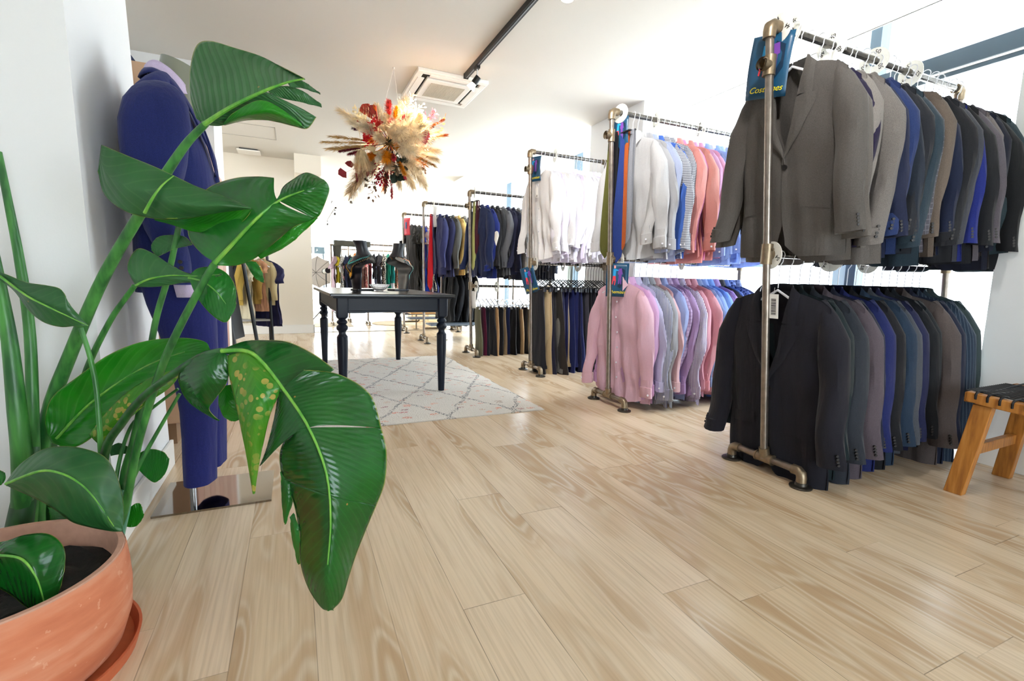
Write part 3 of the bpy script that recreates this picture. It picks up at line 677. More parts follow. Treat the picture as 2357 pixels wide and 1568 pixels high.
row(F_, 'top', [(c, w, fabric('dress_%s' % c, c, 'wool', 'print' if 'print' in w else None, '4A4236')) for c, w in DF], .12, .80, [TV[3], TV[1], TV[0]], 'dress', 'dress', 'sixth rack behind the red sign', 'dresses hanging on the sixth rack', detail_n=0)

# trousers
def trousers(R, items, d0, d1, where, group, hmat, yoff=0):
    n = len(items)
    for i, (c, w) in enumerate(items):
        d = d0 + (d1 - d0) * i / (n - 1); p = railpt(R, d, 'mid'); rz = -PI / 2 + math.radians(RNG.uniform(-7, 7)); V = TR[2 if i == 0 else RNG.randrange(4)]
        lab = '%s trousers, %s on the %s' % (w, 'frontmost' if i == 0 else '%s from the front' % ORD[i], where)
        t = thing('trousers', lab, 'trousers', (p.x, p.y + RNG.uniform(-.03, .03) + yoff, p.z - .150), rz, group)
        t.rotation_euler = (-math.atan(R['lean']) + math.radians(RNG.uniform(-2, 2)), math.radians(RNG.uniform(-3, 3)), rz)
        mt = wool(c); link('trouser_legs', V['legs'], t, mt); link('waistband', V['waistband'], t, mt)
        if i % 4 == 1: g = link('price_tag', TAGM, t, M_tag, loc=(-.08, -.02, -.88)); g['label'] = 'white card tag'
        h = link('trouser_hanger', HM['clip'], None, hmat, loc=(p.x, p.y + yoff, p.z - .150), rot=(0, 0, rz)); tag(h, 'black clip hanger on the %s' % where if hmat == HANG_K else 'chromed clip hanger on the %s' % where, 'hanger', 'hangers on the ' + where)
TC = ['23242B:black', '2A2B33:charcoal black', 'C2AE8C:beige', 'B8A27E:sand', '26273A:dark navy', '3A3A40:graphite', '34302E:brown black', '7C7A76:grey', '2B3158:navy', '1F2550:deep blue', 'AE9A78:khaki', '202A5C:royal navy', '262E60:blue', '1D2142:ink blue', '2E3768:indigo', '24252C:soft black', '505058:dark grey', '1D1E24:jet black', '2A2C34:dusky black', '33343C:slate', '20222A:coal', '3C3E48:iron grey', '1B1C22:midnight', '292B33:onyx']
trousers(C_, [tuple(q.split(':')) for q in TC], .07, .80, 'lower rail of the third rack', 'trousers hanging on the third rack', HANG_K)
TD = ['6B6A54:olive', '5C1A3A:burgundy', '1D2230:black navy', '2A2A30:black', 'B08E68:tan', '1E1F24:jet black', 'A08C70:khaki', '23305C:blue', '1C1D22:coal black', '202127:soft black', 'C0A480:camel', '2B2B30:charcoal', 'B8A890:stone', '191A1E:midnight', '34343A:iron', '22232A:dark']
trousers(D, [tuple(q.split(':')) for q in TD], .09, .90, 'lower rail of the fourth rack', 'trousers hanging on the fourth rack', CHROME)

# elbow patch of the vivid blue blazer and price tags
for o in list(bpy.data.objects):
    l = o.get('label', '')
    if l.startswith('vivid blue jacket'):
        sl = [c for c in o.children if c.name.startswith('sleeve') and c.data.vertices[60].co.x > 0][0]; bv = BVHTree.FromPolygons([tuple(w_.co) for w_ in sl.data.vertices], [tuple(f_.vertices) for f_ in sl.data.polygons])
        yc_ = sum(w_.co.y for w_ in sl.data.vertices if abs(w_.co.z + .37) < .05) / max(1, sum(abs(w_.co.z + .37) < .05 for w_ in sl.data.vertices))
        def pp(u, v):
            y, z = yc_ + .030 * v * math.cos(2 * PI * u), -.37 + .080 * v * math.sin(2 * PI * u)
            hit = bv.ray_cast(Vector((1, y, z)), Vector((-1, 0, 0)))[0]
            return ((hit.x if hit else .27) + .003, y, z)
        b = MB(); b.grid(20, 5, pp, closeu=True); q = b.build('elbow_patch', plain('patch_suede', 'D8D2C8', .8), o); q['label'] = 'off-white oval elbow patch'
        o['label'] = 'vivid blue jacket with an off-white oval elbow patch, on the fourth rack'
    if l.startswith('large midnight black suit'):
        g = link('price_tag', TAGB, o, M_tag, loc=(.035, -.075, -.02)); g['label'] = 'white barcode tag'; barcode(g, .024, .075, -.02)
    if l.startswith('white shirt, frontmost') or l.startswith('crisp white shirt, frontmost'):
        g = link('price_tag', TAGB, o, M_tag, loc=(.03, -.065, -.17)); g.scale = (.8, 1, .8); barcode(g, .024, .02, -.08)
for i, (ds, z, dx) in enumerate(((.30, .14, .0), (.37, .10, .03), (.50, .12, .02))): pass

# size rings on the rails
def ring_mesh(r=.047, ri=.021):
    b = MB(); n = 32; t = .0012
    rg = [[(0, rr * math.cos(2 * PI * k / n), rr * math.sin(2 * PI * k / n)) for k in range(n)] for rr in (ri, r)]
    A_ = [[(x - t, y, z) for x, y, z in q] for q in rg]; B_ = [[(x + t, y, z) for x, y, z in q] for q in rg]
    b.ring_loft([A_[0], A_[1], B_[1], B_[0], A_[0]], False); return b.mesh('ring', False)
RINGM = ring_mesh(.062, .022); M_ring = fabric('size_ring_card', 'FFFDF6', 'shirt'); M_ink = plain('ink_black', '1A1A1A', .7)
TXT = {}
def size_ring(R, which, d, txt, where, sc=1.):
    p = railpt(R, d, which)
    t = thing('size_ring', ('round white size divider reading %s on the %s' % (txt, where)) if txt else 'plain round white size divider near the post on the %s' % where, 'size divider', (p.x, p.y, p.z - .004), 0, 'round size dividers on the rails')
    t.rotation_euler = (RNG.uniform(-.5, .5), 0, RNG.uniform(-.35, .35)); t.scale = (sc,) * 3
    link('ring', RINGM, t, M_ring)
    if not txt: return
    if txt not in TXT: TXT[txt] = text_mesh(txt, .026, name='size_number')
    for k in range(3):
        a = k * 2 * PI / 3 + PI / 2
        o = link('size_number', TXT[txt], t, M_ink); o.matrix_local = Matrix.Translation((-.0018, .042 * math.cos(a), .042 * math.sin(a))) @ Matrix(((0, 0, -1), (-1, 0, 0), (0, 1, 0))).to_4x4() @ Matrix.Rotation(-(a - PI / 2) * -1 + 0, 4, 'Z')
for d, tx in ((.055, '44'), (.125, '46'), (.40, '48'), (.72, '50'), (1.02, '52')): size_ring(A, 'top', d, tx, 'upper rail of the nearest rack')
for d, tx in ((.03, '54'), (.45, '56'), (.75, '58')): size_ring(A, 'mid', d, tx, 'lower rail of the nearest rack')
for d, tx in ((.07, ''), (.38, 'S'), (.80, 'M'), (1.15, 'L')): size_ring(B, 'top', d, tx, 'upper rail of the second rack')
for d, tx in ((.08, 'XL'), (.66, 'XXL')): size_ring(B, 'mid', d, tx, 'lower rail of the second rack', .9)
for w_, d, tx in (('top', .26, ''), ('mid', .05, '36'), ('mid', .35, '48'), ('mid', .52, '50')): size_ring(C_, w_, d, tx, ('upper' if w_ == 'top' else 'lower') + ' rail of the third rack')
for w_, d, tx in (('top', .06, ''), ('mid', .07, '40'), ('mid', .33, '42')): size_ring(D, w_, d, tx, ('upper' if w_ == 'top' else 'lower') + ' rail of the fourth rack')
size_ring(E_, 'top', .13, '', 'rail of the fifth rack', .8); size_ring(F_, 'top', .13, '', 'rail of the sixth rack', .8)

# cards hanging on the posts
M_navy = plain('navy_card', '12496B', .35, noise=.12, nscale=9); M_navy2 = plain('navy_card_shadow', '0C2A45', .4)
YEL = plain('yellow_ink', 'F2DC10', .5); CB = plain('card_cyan', '1C9AD6', .5); CRD = plain('card_red', 'E0404E', .5); CP = plain('card_purple', '6C3A96', .5); CSK = plain('card_pink', 'E8A0A0', .5)
def card(pos, w, h, rz, tilt, text, label, roll=0., fig=True, base=None, ts=.034):
    t = thing('hanging_sign', label, 'sign', pos, rz); t.rotation_euler = (tilt, roll, rz)
    b = MB(); b.grid(8, 10, lambda u, v: ((u - .5) * w, -.012 * math.sin(PI * v) + .01 * (u - .5) ** 2, -h * v)); o = b.build('card', base or M_navy, t, angle=80); o.modifiers.new('s', 'SOLIDIFY').thickness = .0015
    yf = lambda z: -.012 * math.sin(PI * (-z / h)) - .0015
    def poly(nm, pts, m):
        b = MB(); n = len(pts); b.add([(x * w, yf(z * h) - .0006, z * h) for x, z in pts], [tuple(range(n))]); o = b.build(nm, m, t, smooth=False); o.modifiers.new('s', 'SOLIDIFY').thickness = .0008
    if fig:
        poly('printed_shadow', [(.10, -.12), (.34, -.2), (.36, -.55), (.16, -.75), (.02, -.7)], M_navy2)
        poly('printed_face', [(-.17, -.07), (-.09, -.07), (-.08, -.15), (-.16, -.16)], CSK)
        poly('printed_sweater', [(-.19, -.17), (-.08, -.17), (.05, -.20), (.05, -.23), (-.06, -.23), (-.07, -.38), (-.19, -.38)], CB)
        poly('printed_trousers', [(-.19, -.38), (-.07, -.38), (-.05, -.52), (-.09, -.66), (-.12, -.66), (-.11, -.52), (-.15, -.52), (-.19, -.64), (-.23, -.63)], CRD)
        poly('printed_coat', [(.05, -.17), (.19, -.15), (.24, -.33), (.19, -.34), (.20, -.62), (.15, -.63), (.13, -.45), (.10, -.62), (.05, -.61), (.07, -.34), (.02, -.33)], CP)
    if text:
        m = text_mesh(text, ts, shear=.35); o = link('lettering', m, t, YEL if base is None else CB); o.location = (0, yf(-.84 * h) - .0008, -.86 * h) if fig else (0, -.015, -h * .5); o.rotation_euler = (PI / 2, 0, 0)
    b = MB(); b.tube([(0, 0, -.004), (.006, .004, .03), (0, .012, .05)], .0015, 5); b.build('string', plain('jute', 'B8A27A', .9), t)
    return t
card(railpt(A, .046) + Vector((0, .012, -.020)), .17, .25, -PI / 2 + .30, .10, 'Costumes', 'navy card reading Costumes tied to the nearest rack beside the grey jacket', roll=.12)
card(railpt(B, .075) + Vector((0, 0, -.03)), .13, .22, -PI / 2 + .3, .1, '', 'small navy card hanging behind the ties on the second rack')
card(railpt(B, .05, 'mid') + Vector((0, -.03, -.03)), .155, .235, -PI / 2 + .75, .0, 'Chemises', 'navy card reading Chemises in front of the light pink shirt', ts=.032)
card(railpt(C_, .055) + Vector((0, 0, -.04)), .15, .22, -PI / 2 + .35, .0, 'Chemises', 'navy card at the top of the third rack, in front of the white shirts')
card(railpt(C_, .0, 'mid') + Vector((-.03, .03, -.04)), .16, .25, -PI / 2 + .5, .15, 'Pantalons', 'navy card reading Pantalons at the lower rail of the third rack', roll=-.25)
rc_ = card(railpt(F_, .06) + Vector((0, 0, -.06)), .15, .27, -PI / 2 + .55, .0, '', 'red card hanging at the post of the sixth rack', fig=False, base=plain('red_card', 'D83A4C', .5), ts=.05)
b = MB(); b.box((-.008, -.022, -.17), (.012, -.018, -.07)); b.build('printed_mark', CB, rc_, smooth=False)
card(railpt(D, .045, 'mid') + Vector((0, 0, -.06)), .07, .20, -PI / 2 + .6, .0, '', 'blank white card hanging above the olive trousers', fig=False, base=M_tag)
# wait: plain white strip near the fifth rack post
card(railpt(E_, .16) + Vector((0, 0, -.03)), .06, .28, -PI / 2 + .6, .0, '', 'narrow white card on the rail of the fifth rack', fig=False, base=M_tag)

# ties: a small rail hook with neckties at the front posts
def tie(pos, L, w, c, label, group, rz, pat=None, c2=None):
    t = thing('necktie', label, 'tie', pos, rz, group)
    mt = fabric('silk_%s_%s' % (c, pat), c, 'wool', pat, c2)
    def T(u, v, side):
        hw = interp(v, [(0, .016), (.1, .017), (.85, w / 2), (.93, w / 2), (1, .002)])
        return ((2 * u - 1) * hw, side * .004 * (1 - abs(2 * u - 1)) - .01 * math.sin(v * 2.5), -L * v)
    b = MB(); b.grid(6, 20, lambda u, v: T(u, v, -1), flip=True); b.grid(6, 20, lambda u, v: T(u, v, 1)); b.build('front_blade', mt, t)
    b = MB(); g = lambda u, v, s_: (T(u, v, s_)[0] * .6 + .006, T(u, v, s_)[1] + .022, T(u, v, s_)[2] * .86)
    b.grid(6, 16, lambda u, v: g(u, v, -1), flip=True); b.grid(6, 16, lambda u, v: g(u, v, 1)); b.build('rear_blade', mt, t)
    b = MB(); b.grid(6, 7, lambda u, v: ((2 * u - 1) * .017, -.002 + .024 * v, .008 * math.sin(PI * v))); b.build('neck_loop', mt, t)
def tie_hanger(R, d, z0, label):
    p = railpt(R, d)
    t = thing('tie_hanger', label, 'tie hanger', p, 0)
    b = MB(); b.tube([(.0, -.02, -.01), (0, -.018, .018), (0, .0, .024), (0, .02, .012), (.0, .012, -.03), (0, 0, -.06), (0, 0, z0)], .0028, 6); b.build('hook', HANG_K, t)
    b = MB(); b.box((-.012, -.10, z0 - .006), (.012, .10, z0)); b.build('tie_bar', HANG_K, t, smooth=False)
    return p
p = tie_hanger(B, .085, -.13, 'black tie hanger on the second rack')
g = 'ties hanging at the second rack'
tie(p + Vector((-.045, .055, -.11)), .87, .085, '5A5A2A', 'olive green tie at the post of the second rack', g, -PI / 2 + .5)
tie(p + Vector((-.02, .02, -.12)), .86, .075, '15161C', 'black tie between the olive and blue ties', g, -PI / 2 + .4)
tie(p + Vector((-.0, -.02, -.115)), .90, .085, '2B3F7C', 'plain blue tie on the second rack', g, -PI / 2 + .6)
tie(p + Vector((.02, -.045, -.12)), .82, .07, 'A85A2C', 'rust orange tie on the second rack', g, -PI / 2 + .3)
tie(p + Vector((.04, -.07, -.12)), .76, .07, '8E9098', 'grey tie on the second rack', g, -PI / 2 + .3)
tie(p + Vector((.04, .07, -.12)), .93, .07, '2A2620', 'dark brown tie on the second rack', g, -PI / 2 + .3)
p = tie_hanger(D, .06, -.10, 'black tie hanger on the fourth rack'); g = 'ties hanging at the fourth rack'
tie(p + Vector((-.02, .04, -.10)), .75, .07, '1D2436', 'dark navy tie on the fourth rack', g, -PI / 2 + .3)
tie(p + Vector((.0, .0, -.10)), .78, .07, 'C8CC86', 'pale lime tie on the fourth rack', g, -PI / 2 + .3)
tie(p + Vector((.02, -.04, -.10)), .60, .07, '5A2638', 'wine red tie on the fourth rack', g, -PI / 2 + .3)
p = tie_hanger(E_, .10, -.16, 'black tie hanger on the fifth rack'); g = 'ties hanging at the fifth rack'
tie(p + Vector((-.01, -.03, -.15)), 1.02, .10, 'C8202E', 'long bright red tie on the fifth rack', g, -PI / 2 + .5)
tie(p + Vector((.01, .03, -.15)), .88, .08, 'A8B0E0', 'pale blue tie beside the red tie', g, -PI / 2 + .3)
tie(p + Vector((.03, .06, -.15)), .80, .08, '5A5E78', 'grey blue tie beside the red tie', g, -PI / 2 + .3)
# ============================================================= rug and table
s = NT('berber_rug'); tc = s.n('ShaderNodeTexCoord').outputs['Object']
nzv = s.n('ShaderNodeTexNoise', {'Vector': tc, 'Scale': 5., 'Detail': 3}); dv = s.n('ShaderNodeVectorMath', {0: nzv.outputs[1], 1: (.5, .5, .5)}, operation='SUBTRACT').outputs[0]
dv = s.n('ShaderNodeVectorMath', {0: dv, 'Scale': .10}, operation='SCALE').outputs[0]
pv = s.n('ShaderNodeVectorMath', {0: tc, 1: dv}, operation='ADD').outputs[0]
sp = s.n('ShaderNodeSeparateXYZ', {0: pv}).outputs
a1 = s.math('ADD', s.math('MULTIPLY', sp[0], 1.15), s.math('MULTIPLY', sp[1], .62)); a2 = s.math('SUBTRACT', s.math('MULTIPLY', sp[0], 1.15), s.math('MULTIPLY', sp[1], .62))
def ln(v, per, w):
    f = s.math('ABSOLUTE', s.math('SUBTRACT', s.math('FRACT', s.math('DIVIDE', v, per)), .5)); return s.math('LESS_THAN', f, w)
lines = s.math('MAXIMUM', ln(a1, .52, .034), ln(a2, .52, .034))
br = s.n('ShaderNodeTexVoronoi', {'Vector': s.n('ShaderNodeMapping', {'Vector': tc, 'Scale': (1, 1.6, 1)}).outputs[0], 'Scale': 75.}).outputs[0]
lines = s.math('MULTIPLY', lines, s.math('LESS_THAN', br, .5))
fm = s.n('ShaderNodeMapping', {'Vector': pv, 'Scale': (1.3, 2.2, 1)}).outputs[0]
vor = s.n('ShaderNodeTexVoronoi', {'Vector': fm, 'Scale': 8.}); fl_ = s.math('LESS_THAN', vor.outputs[0], .30)
vc = s.n('ShaderNodeSeparateXYZ', {0: vor.outputs[1]}).outputs
fl_ = s.math('MULTIPLY', fl_, s.math('GREATER_THAN', vc[1], .35)); fl_ = s.math('MULTIPLY', fl_, s.math('LESS_THAN', br, .55))
fc = s.ramp(vc[0], [(0, lin('D9552F')), (.35, lin('E58A4E')), (.6, lin('B3243A')), (.85, lin('3A3236')), (1, lin('D8A070'))])
wn_ = s.n('ShaderNodeTexNoise', {'Vector': tc, 'Scale': 120, 'Detail': 3}).outputs[0]
cb = s.mix(wn_, lin('C4BCB0'), lin('E6E0D6'))
cb = s.mix(s.math('MULTIPLY', fl_, .85), cb, fc); cb = s.mix(s.math('MULTIPLY', lines, .9), cb, lin('2C2A32'))
s.base(cb, .95, Sheen_Weight=.3); s.bump(wn_, .7, .01); M_rug = s.m
b = MB(); rx0, rx1, ry0, ry1 = -.08, 1.567, 2.89, 5.35
def rugp(u, v):
    e = .006 * math.sin(v * 31) + .004 * math.sin(v * 77); x = rx0 + (rx1 - rx0) * u; y = ry0 + (ry1 - ry0) * v + .004 * math.sin(u * 60)
    hgt = .014 * min(1, 12 * min(u, 1 - u) + .35, 12 * min(v, 1 - v) + .35); return (x + (e if u > .98 or u < .02 else 0), y, hgt)
b.grid(90, 120, rugp)
b.grid(90, 2, lambda u, v: (rugp(u, 0)[0], ry0, rugp(u, 0)[2] * v)); b.grid(2, 120, lambda u, v: (rx1, rugp(1, v)[1], rugp(1, v)[2] * (1 - u)))
b.grid(90, 2, lambda u, v: (rugp(u, 1)[0], ry1, .005 * (1 - v))); b.grid(2, 120, lambda u, v: (rx0, rugp(0, v)[1], .005 * u))
rug = b.build('berber_rug', M_rug); tag(rug, 'cream rug with dark diamond lines and orange flecks under the black table', 'rug')
fr = MB(); r_ = random.Random(4)
for k in range(420):
    x = rx0 + (rx1 - rx0) * k / 419; l = r_.uniform(.008, .02); fr.add([(x, ry0, .007), (x + .003, ry0, .007), (x + .002 + r_.uniform(-.004, .004), ry0 - l, .002)], [(0, 1, 2)])
fr.build('fringe', plain('rug_fringe', 'CFC7BC', .95), rug, smooth=False)['kind'] = 'stuff'

TX, TY, TZ, TTH, TW, TL = .225, 3.526, .771, .027, .903, 1.686
tb = thing('dining_table', 'black wooden table with turned legs standing on the cream rug', 'table', (TX, TY, .012), TTH)
M_tab = plain('black_lacquer', '101826', .40, noise=.12, nscale=6, Specular_IOR_Level=.25); M_tabtop = plain('black_table_top', '14171C', .26)
zt = TZ - .012
b = MB(); prof = [(0, -.030), (-.0, -.022), (.006, -.018), (.006, -.010), (0, -.004)]
b.box((0, 0, zt - .022), (TW, TL, zt)); bevel(b.build('table_top', M_tabtop, tb, smooth=False), .005, 3)
b = MB(); b.box((.022, .022, zt - .033), (TW - .022, TL - .022, zt - .022)); bevel(b.build('top_moulding', M_tab, tb, smooth=False), .004)
ov = .045; lw = .078
for nm, lo, hi in (('apron', (ov + lw, ov + .012, zt - .125), (TW - ov - lw, ov + .030, zt - .033)), ('apron', (ov + lw, TL - ov - .030, zt - .125), (TW - ov - lw, TL - ov - .012, zt - .033)),
                   ('apron', (ov + .012, ov + lw, zt - .125), (ov + .030, TL - ov - lw, zt - .033)), ('apron', (TW - ov - .030, ov + lw, zt - .125), (TW - ov - .012, TL - ov - lw, zt - .033))):
    b = MB(); b.box(lo, hi); dx, dy = hi[0] - lo[0], hi[1] - lo[1]
    if dx > dy: b.box((lo[0], lo[1] - .004, lo[2] - .012), (hi[0], hi[1] + .004, lo[2] + .003))
    else: b.box((lo[0] - .004, lo[1], lo[2] - .012), (hi[0] + .004, hi[1], lo[2] + .003))
    bevel(b.build('apron', M_tab, tb, smooth=False), .003)
for lx in (ov, TW - ov - lw):
    for ly in (ov, TL - ov - lw):
        c = (lx + lw / 2, ly + lw / 2, 0); h = lw / 2
        b = MB(); n = 24; top = zt - .033; sq = top - .145
        def rr(hw, z, rnd):
            pts = []
            for k in range(n):
                a = 2 * PI * (k + .5) / n; ca, sa = math.cos(a), math.sin(a); q = max(abs(ca), abs(sa)); r_sq = hw / q; r_c = hw; r = r_sq * (1 - rnd) + r_c * rnd
                r = min(r, hw * 1.33); pts.append((c[0] + r * ca, c[1] + r * sa, z))
            return pts
        R_ = [rr(h, top, 0), rr(h, sq + .02, 0), rr(h * .98, sq + .008, .3), rr(h * .80, sq, .9), rr(.024, sq - .006, 1)]
        for rad, z in ((.027, sq - .012), (.035, sq - .020), (.037, sq - .028), (.033, sq - .036), (.025, sq - .042), (.028, sq - .046), (.037, sq - .055), (.041, sq - .068), (.037, sq - .081), (.028, sq - .089), (.024, sq - .097), (.025, sq - .112), (.030, sq - .120), (.037, sq - .130), (.0375, sq - .16), (.036, sq - .25), (.031, .22), (.026, .06), (.0235, 0)):
            R_.append(rr(rad, z, 1))
        b.ring_loft(R_); b.build('leg', M_tab, tb, angle=28)

# ============================================================= necklace busts and bowl
M_bust = plain('bust_black', '15181F', .35); M_bustin = plain('bust_grey_inside', '8C8B86', .3, .4)
M_gold = plain('gold', 'E0B040', .3, .9); M_turq = plain('turquoise_bead', '3FA9A0', .35); M_orb = plain('orange_bead', 'E07A20', .4); M_blkb = plain('black_bead', '101014', .25); M_pearl = plain('pearl', 'EDE7DC', .3)
def bust(pos, az, label, inmat, lean):
    t = thing('necklace_bust', label, 'jewellery bust', pos, az)      # front faces local -x
    H = .335
    def prof(v): return (interp(v, [(0, -.115), (.38, -.135), (.60, -.160), (.80, -.115), (1, -.045)]), H * v)
    def hw(v): return interp(v, [(0, .055), (.4, .075), (.66, .115), (.84, .135), (1, .056)])
    def P(u, v, o=0.):
        fx, z = prof(v); q = 2 * u - 1; w = hw(v)
        bend = interp(v, [(0, .02), (.5, .04), (.85, .085), (1, .07)])
        x = fx + bend * q * q + o; return (x, q * w * (1 - o * 2), z - .05 * abs(q) ** 2.5 * sm((v - .6) * 3))
    b = MB(); b.grid(19, 30, lambda u, v: P(u, v), flip=False); b.grid(19, 2, lambda u, v: P(u, 1, .012 * v)); b.grid(2, 30, lambda u, v: P(0, v, .012 * (1 - u))); b.grid(2, 30, lambda u, v: P(1, v, .012 * u)); b.build('bust_shell', M_bust, t)
    b = MB(); b.grid(19, 30, lambda u, v: P(u, v, .012), flip=True); b.build('bust_lining', inmat, t)
    b = MB(); n = 20; q0 = Vector((-.028, 0, H - .01)); ax = Vector((lean, 0, 1)).normalized()
    rings = []
    for r, h in ((.070, -.03), (.052, .01), (.050, .05), (.058, .095)):
        rings.append([q0 + ax * h + Vector((r * math.cos(2 * PI * k / n), r * .92 * math.sin(2 * PI * k / n), 0)) for k in range(n)])
    b.ring_loft(rings); b.build('neck', M_bust, t)
    b = MB(); b.box((-.12, -.052, 0), (.045, .052, .016)); bevel(b.build('bust_base', M_bust, t, smooth=False), .005, 3)
    def strand(v0, v1, r, m, nm, n=34, o=-.006):
        b = MB()
        for k in range(n):
            a = k / (n - 1) * 2 - 1; u = .5 + .5 * a * .92; v = v1 - (v1 - v0) * (1 - abs(a) ** 1.7)
            p = P(u, v, o); b.sphere(p, r, 8)
        b.build(nm, m, t)
    return t, P, strand
t, P_, st = bust((.565, 4.28, TZ), .45, 'black necklace bust on the table, on the left with gold pendant and black beads', M_bust, -.35)
def necklace(name, label, strandf, parts, parent): pass
# necklaces lie on the busts and are things of their own
def lay(st_parent, P, v0, v1, r, m, name, label, n=34, o=-.008, pend=None, wmat=None):
    nk = bpy.data.objects.new(name, None); COL.objects.link(nk); nk.matrix_world = st_parent.matrix_basis.copy(); tag(nk, label, 'necklace')
    nk.location = st_parent.location; nk.rotation_euler = st_parent.rotation_euler
    b = MB()
    for k in range(n):
        a = k / (n - 1) * 2 - 1; u = .5 + .5 * a * .9; v = v1 - (v1 - v0) * (1 - abs(a) ** 1.6); b.sphere(P(u, v, o), r * (1.25 - .5 * abs(a)), 8)
    b.build('bead_string', m, nk)
    if pend:
        c = Vector(P(.5, v0 - .04, o - .004)); b = MB(); b.sphere(c, .012, 10, (.5, 1, 1))
        for k in range(8): a = 2 * PI * k / 8; b.sphere(c + Vector((0, .016 * math.cos(a), .016 * math.sin(a))), .008, 8, (.5, 1, 1))
        b.build('pendant', pend, nk)
lay(t, P_, .42, .97, .0035, M_gold, 'gold_necklace', 'gold chain necklace with round pendant on the left bust', 50, pend=M_gold)
lay(t, P_, .30, .93, .008, M_blkb, 'beaded_necklace', 'long black and blue bead necklace on the left bust', 40, -.010)
lay(t, P_, .66, 1.0, .005, M_turq, 'turquoise_necklace', 'turquoise bead necklace close to the neck of the left bust', 40, -.012)
t, P_, st = bust((.82, 4.36, TZ), PI + .45, 'black necklace bust on the table, on the right with orange beads and grey inside', M_bustin, -.30)
lay(t, P_, .58, 1.0, .006, M_orb, 'orange_necklace', 'orange bead necklace on the right bust', 44, -.010)
lay(t, P_, .46, .98, .004, M_pearl, 'pearl_necklace', 'cream bead necklace on the right bust', 50, -.008)
lay(t, P_, .22, .94, .0045, M_turq, 'long_turquoise_necklace', 'long turquoise and gold bead necklace on the right bust', 50, -.008)
s = NT('crystal'); s.base((.96, .97, .98, 1), .08, Transmission_Weight=.85, IOR=1.45); M_cry = s.m
b = MB(); n = 40; R_ = []
for r, z in ((.0, .004), (.028, .0), (.034, .006), (.055, .02), (.078, .045), (.085, .058), (.081, .058), (.072, .044), (.05, .024), (.028, .014), (.0, .012)):
    R_.append([((r + (.002 * (k % 2) if r > .04 else 0)) * math.cos(2 * PI * k / n), (r + (.002 * (k % 2) if r > .04 else 0)) * math.sin(2 * PI * k / n), z) for k in range(n)])
b.ring_loft(R_, False); o = b.build('crystal_bowl', M_cry, None, smooth=False, loc=(.665, 4.22, TZ)); tag(o, 'small cut crystal bowl on the black table between the two busts', 'bowl')

# ============================================================= wooden stool with black cord seat
M_teak = None
s = NT('teak'); tc = s.n('ShaderNodeTexCoord').outputs['Object']
g = s.n('ShaderNodeTexNoise', {'Vector': s.n('ShaderNodeMapping', {'Vector': tc, 'Scale': (38, 38, 4)}).outputs[0], 'Scale': 1.5, 'Detail': 4}).outputs[0]
s.base(s.ramp(g, [(.25, lin('8A5022')), (.5, lin('B3742F')), (.75, lin('C98B45'))]), .4); s.bump(g, .1, .002); M_teak = s.m
ST = thing('stool', 'wooden stool with black woven cord seat beside the white pier', 'stool', (2.92, .80, 0), .03)
sx, sy, sz = .245, .27, .455
for X0 in (-1, 1):
    b = MB()
    def rail_p(u, v, X0=X0): pass
    R_ = []
    for k in range(13):
        q = -1 + 2 * k / 12; y = q * sy; z = sz - .030 + .018 * q * q; x = X0 * (sx - .02)
        R_.append([(x - .022, y, z - .022), (x + .022, y, z - .022), (x + .022, y, z + .022), (x - .022, y, z + .022)])
    b.ring_loft(R_); bevel(b.build('seat_rail', M_teak, ST, smooth=False), .004)
for Y0 in (-1, 1):
    b = MB(); b.box((-sx + .04, Y0 * sy - .02, sz - .045), (sx - .04, Y0 * sy + .02, sz + .0)); bevel(b.build('seat_rail', M_teak, ST, smooth=False), .004)
    for X0 in (-1, 1):
        top = Vector((X0 * (sx - .035), Y0 * (sy - .055), sz - .045)); bot = Vector((X0 * (sx - .01), Y0 * (sy - .005), 0)); b = MB()
        b.ring_loft([[(p.x + dx, p.y + dy, p.z) for dx, dy in ((-.020, -.033), (.020, -.033), (.020, .033), (-.020, .033))] for p in (bot, top)]); bevel(b.build('leg', M_teak, ST, smooth=False), .003)
    b = MB(); b.box((-sx + .03, Y0 * (sy - .03) - .014, .18), (sx - .03, Y0 * (sy - .03) + .014, .225)); bevel(b.build('stretcher', M_teak, ST, smooth=False), .003)
M_cord = plain('black_cord', '15161B', .45)
for k in range(13):
    q = -1 + 2 * (k + .5) / 13; y = q * (sy - .015); z = sz - .004 + .018 * q * q; b = MB(); e = sx + .005
    b.tube([(-e + .004, y, z - .030), (-e, y, z - .012), (-e + .012, y, z + .001), (-e + .04, y, z + .002), (-.1, y, z - .010 + .008 * (k % 2)), (.1, y, z - .010 + .008 * ((k + 1) % 2)), (e - .04, y, z + .002), (e - .012, y, z + .001), (e, y, z - .012), (e - .004, y, z - .030)], .0048, 6); b.build('seat_cord', M_cord, ST)
for k in range(20):
    x = -sx + .055 + (2 * sx - .11) * k / 19; b = MB(); b.tube([(x, -sy - .022, sz - .028), (x, -sy - .02, sz + .006), (x, -.14, sz + .004 * (k % 2)), (x, 0, sz - .008), (x, .14, sz + .004 * (k % 2)), (x, sy + .02, sz + .006), (x, sy + .022, sz - .028)], .0038, 6); b.build('seat_cord', M_cord, ST)

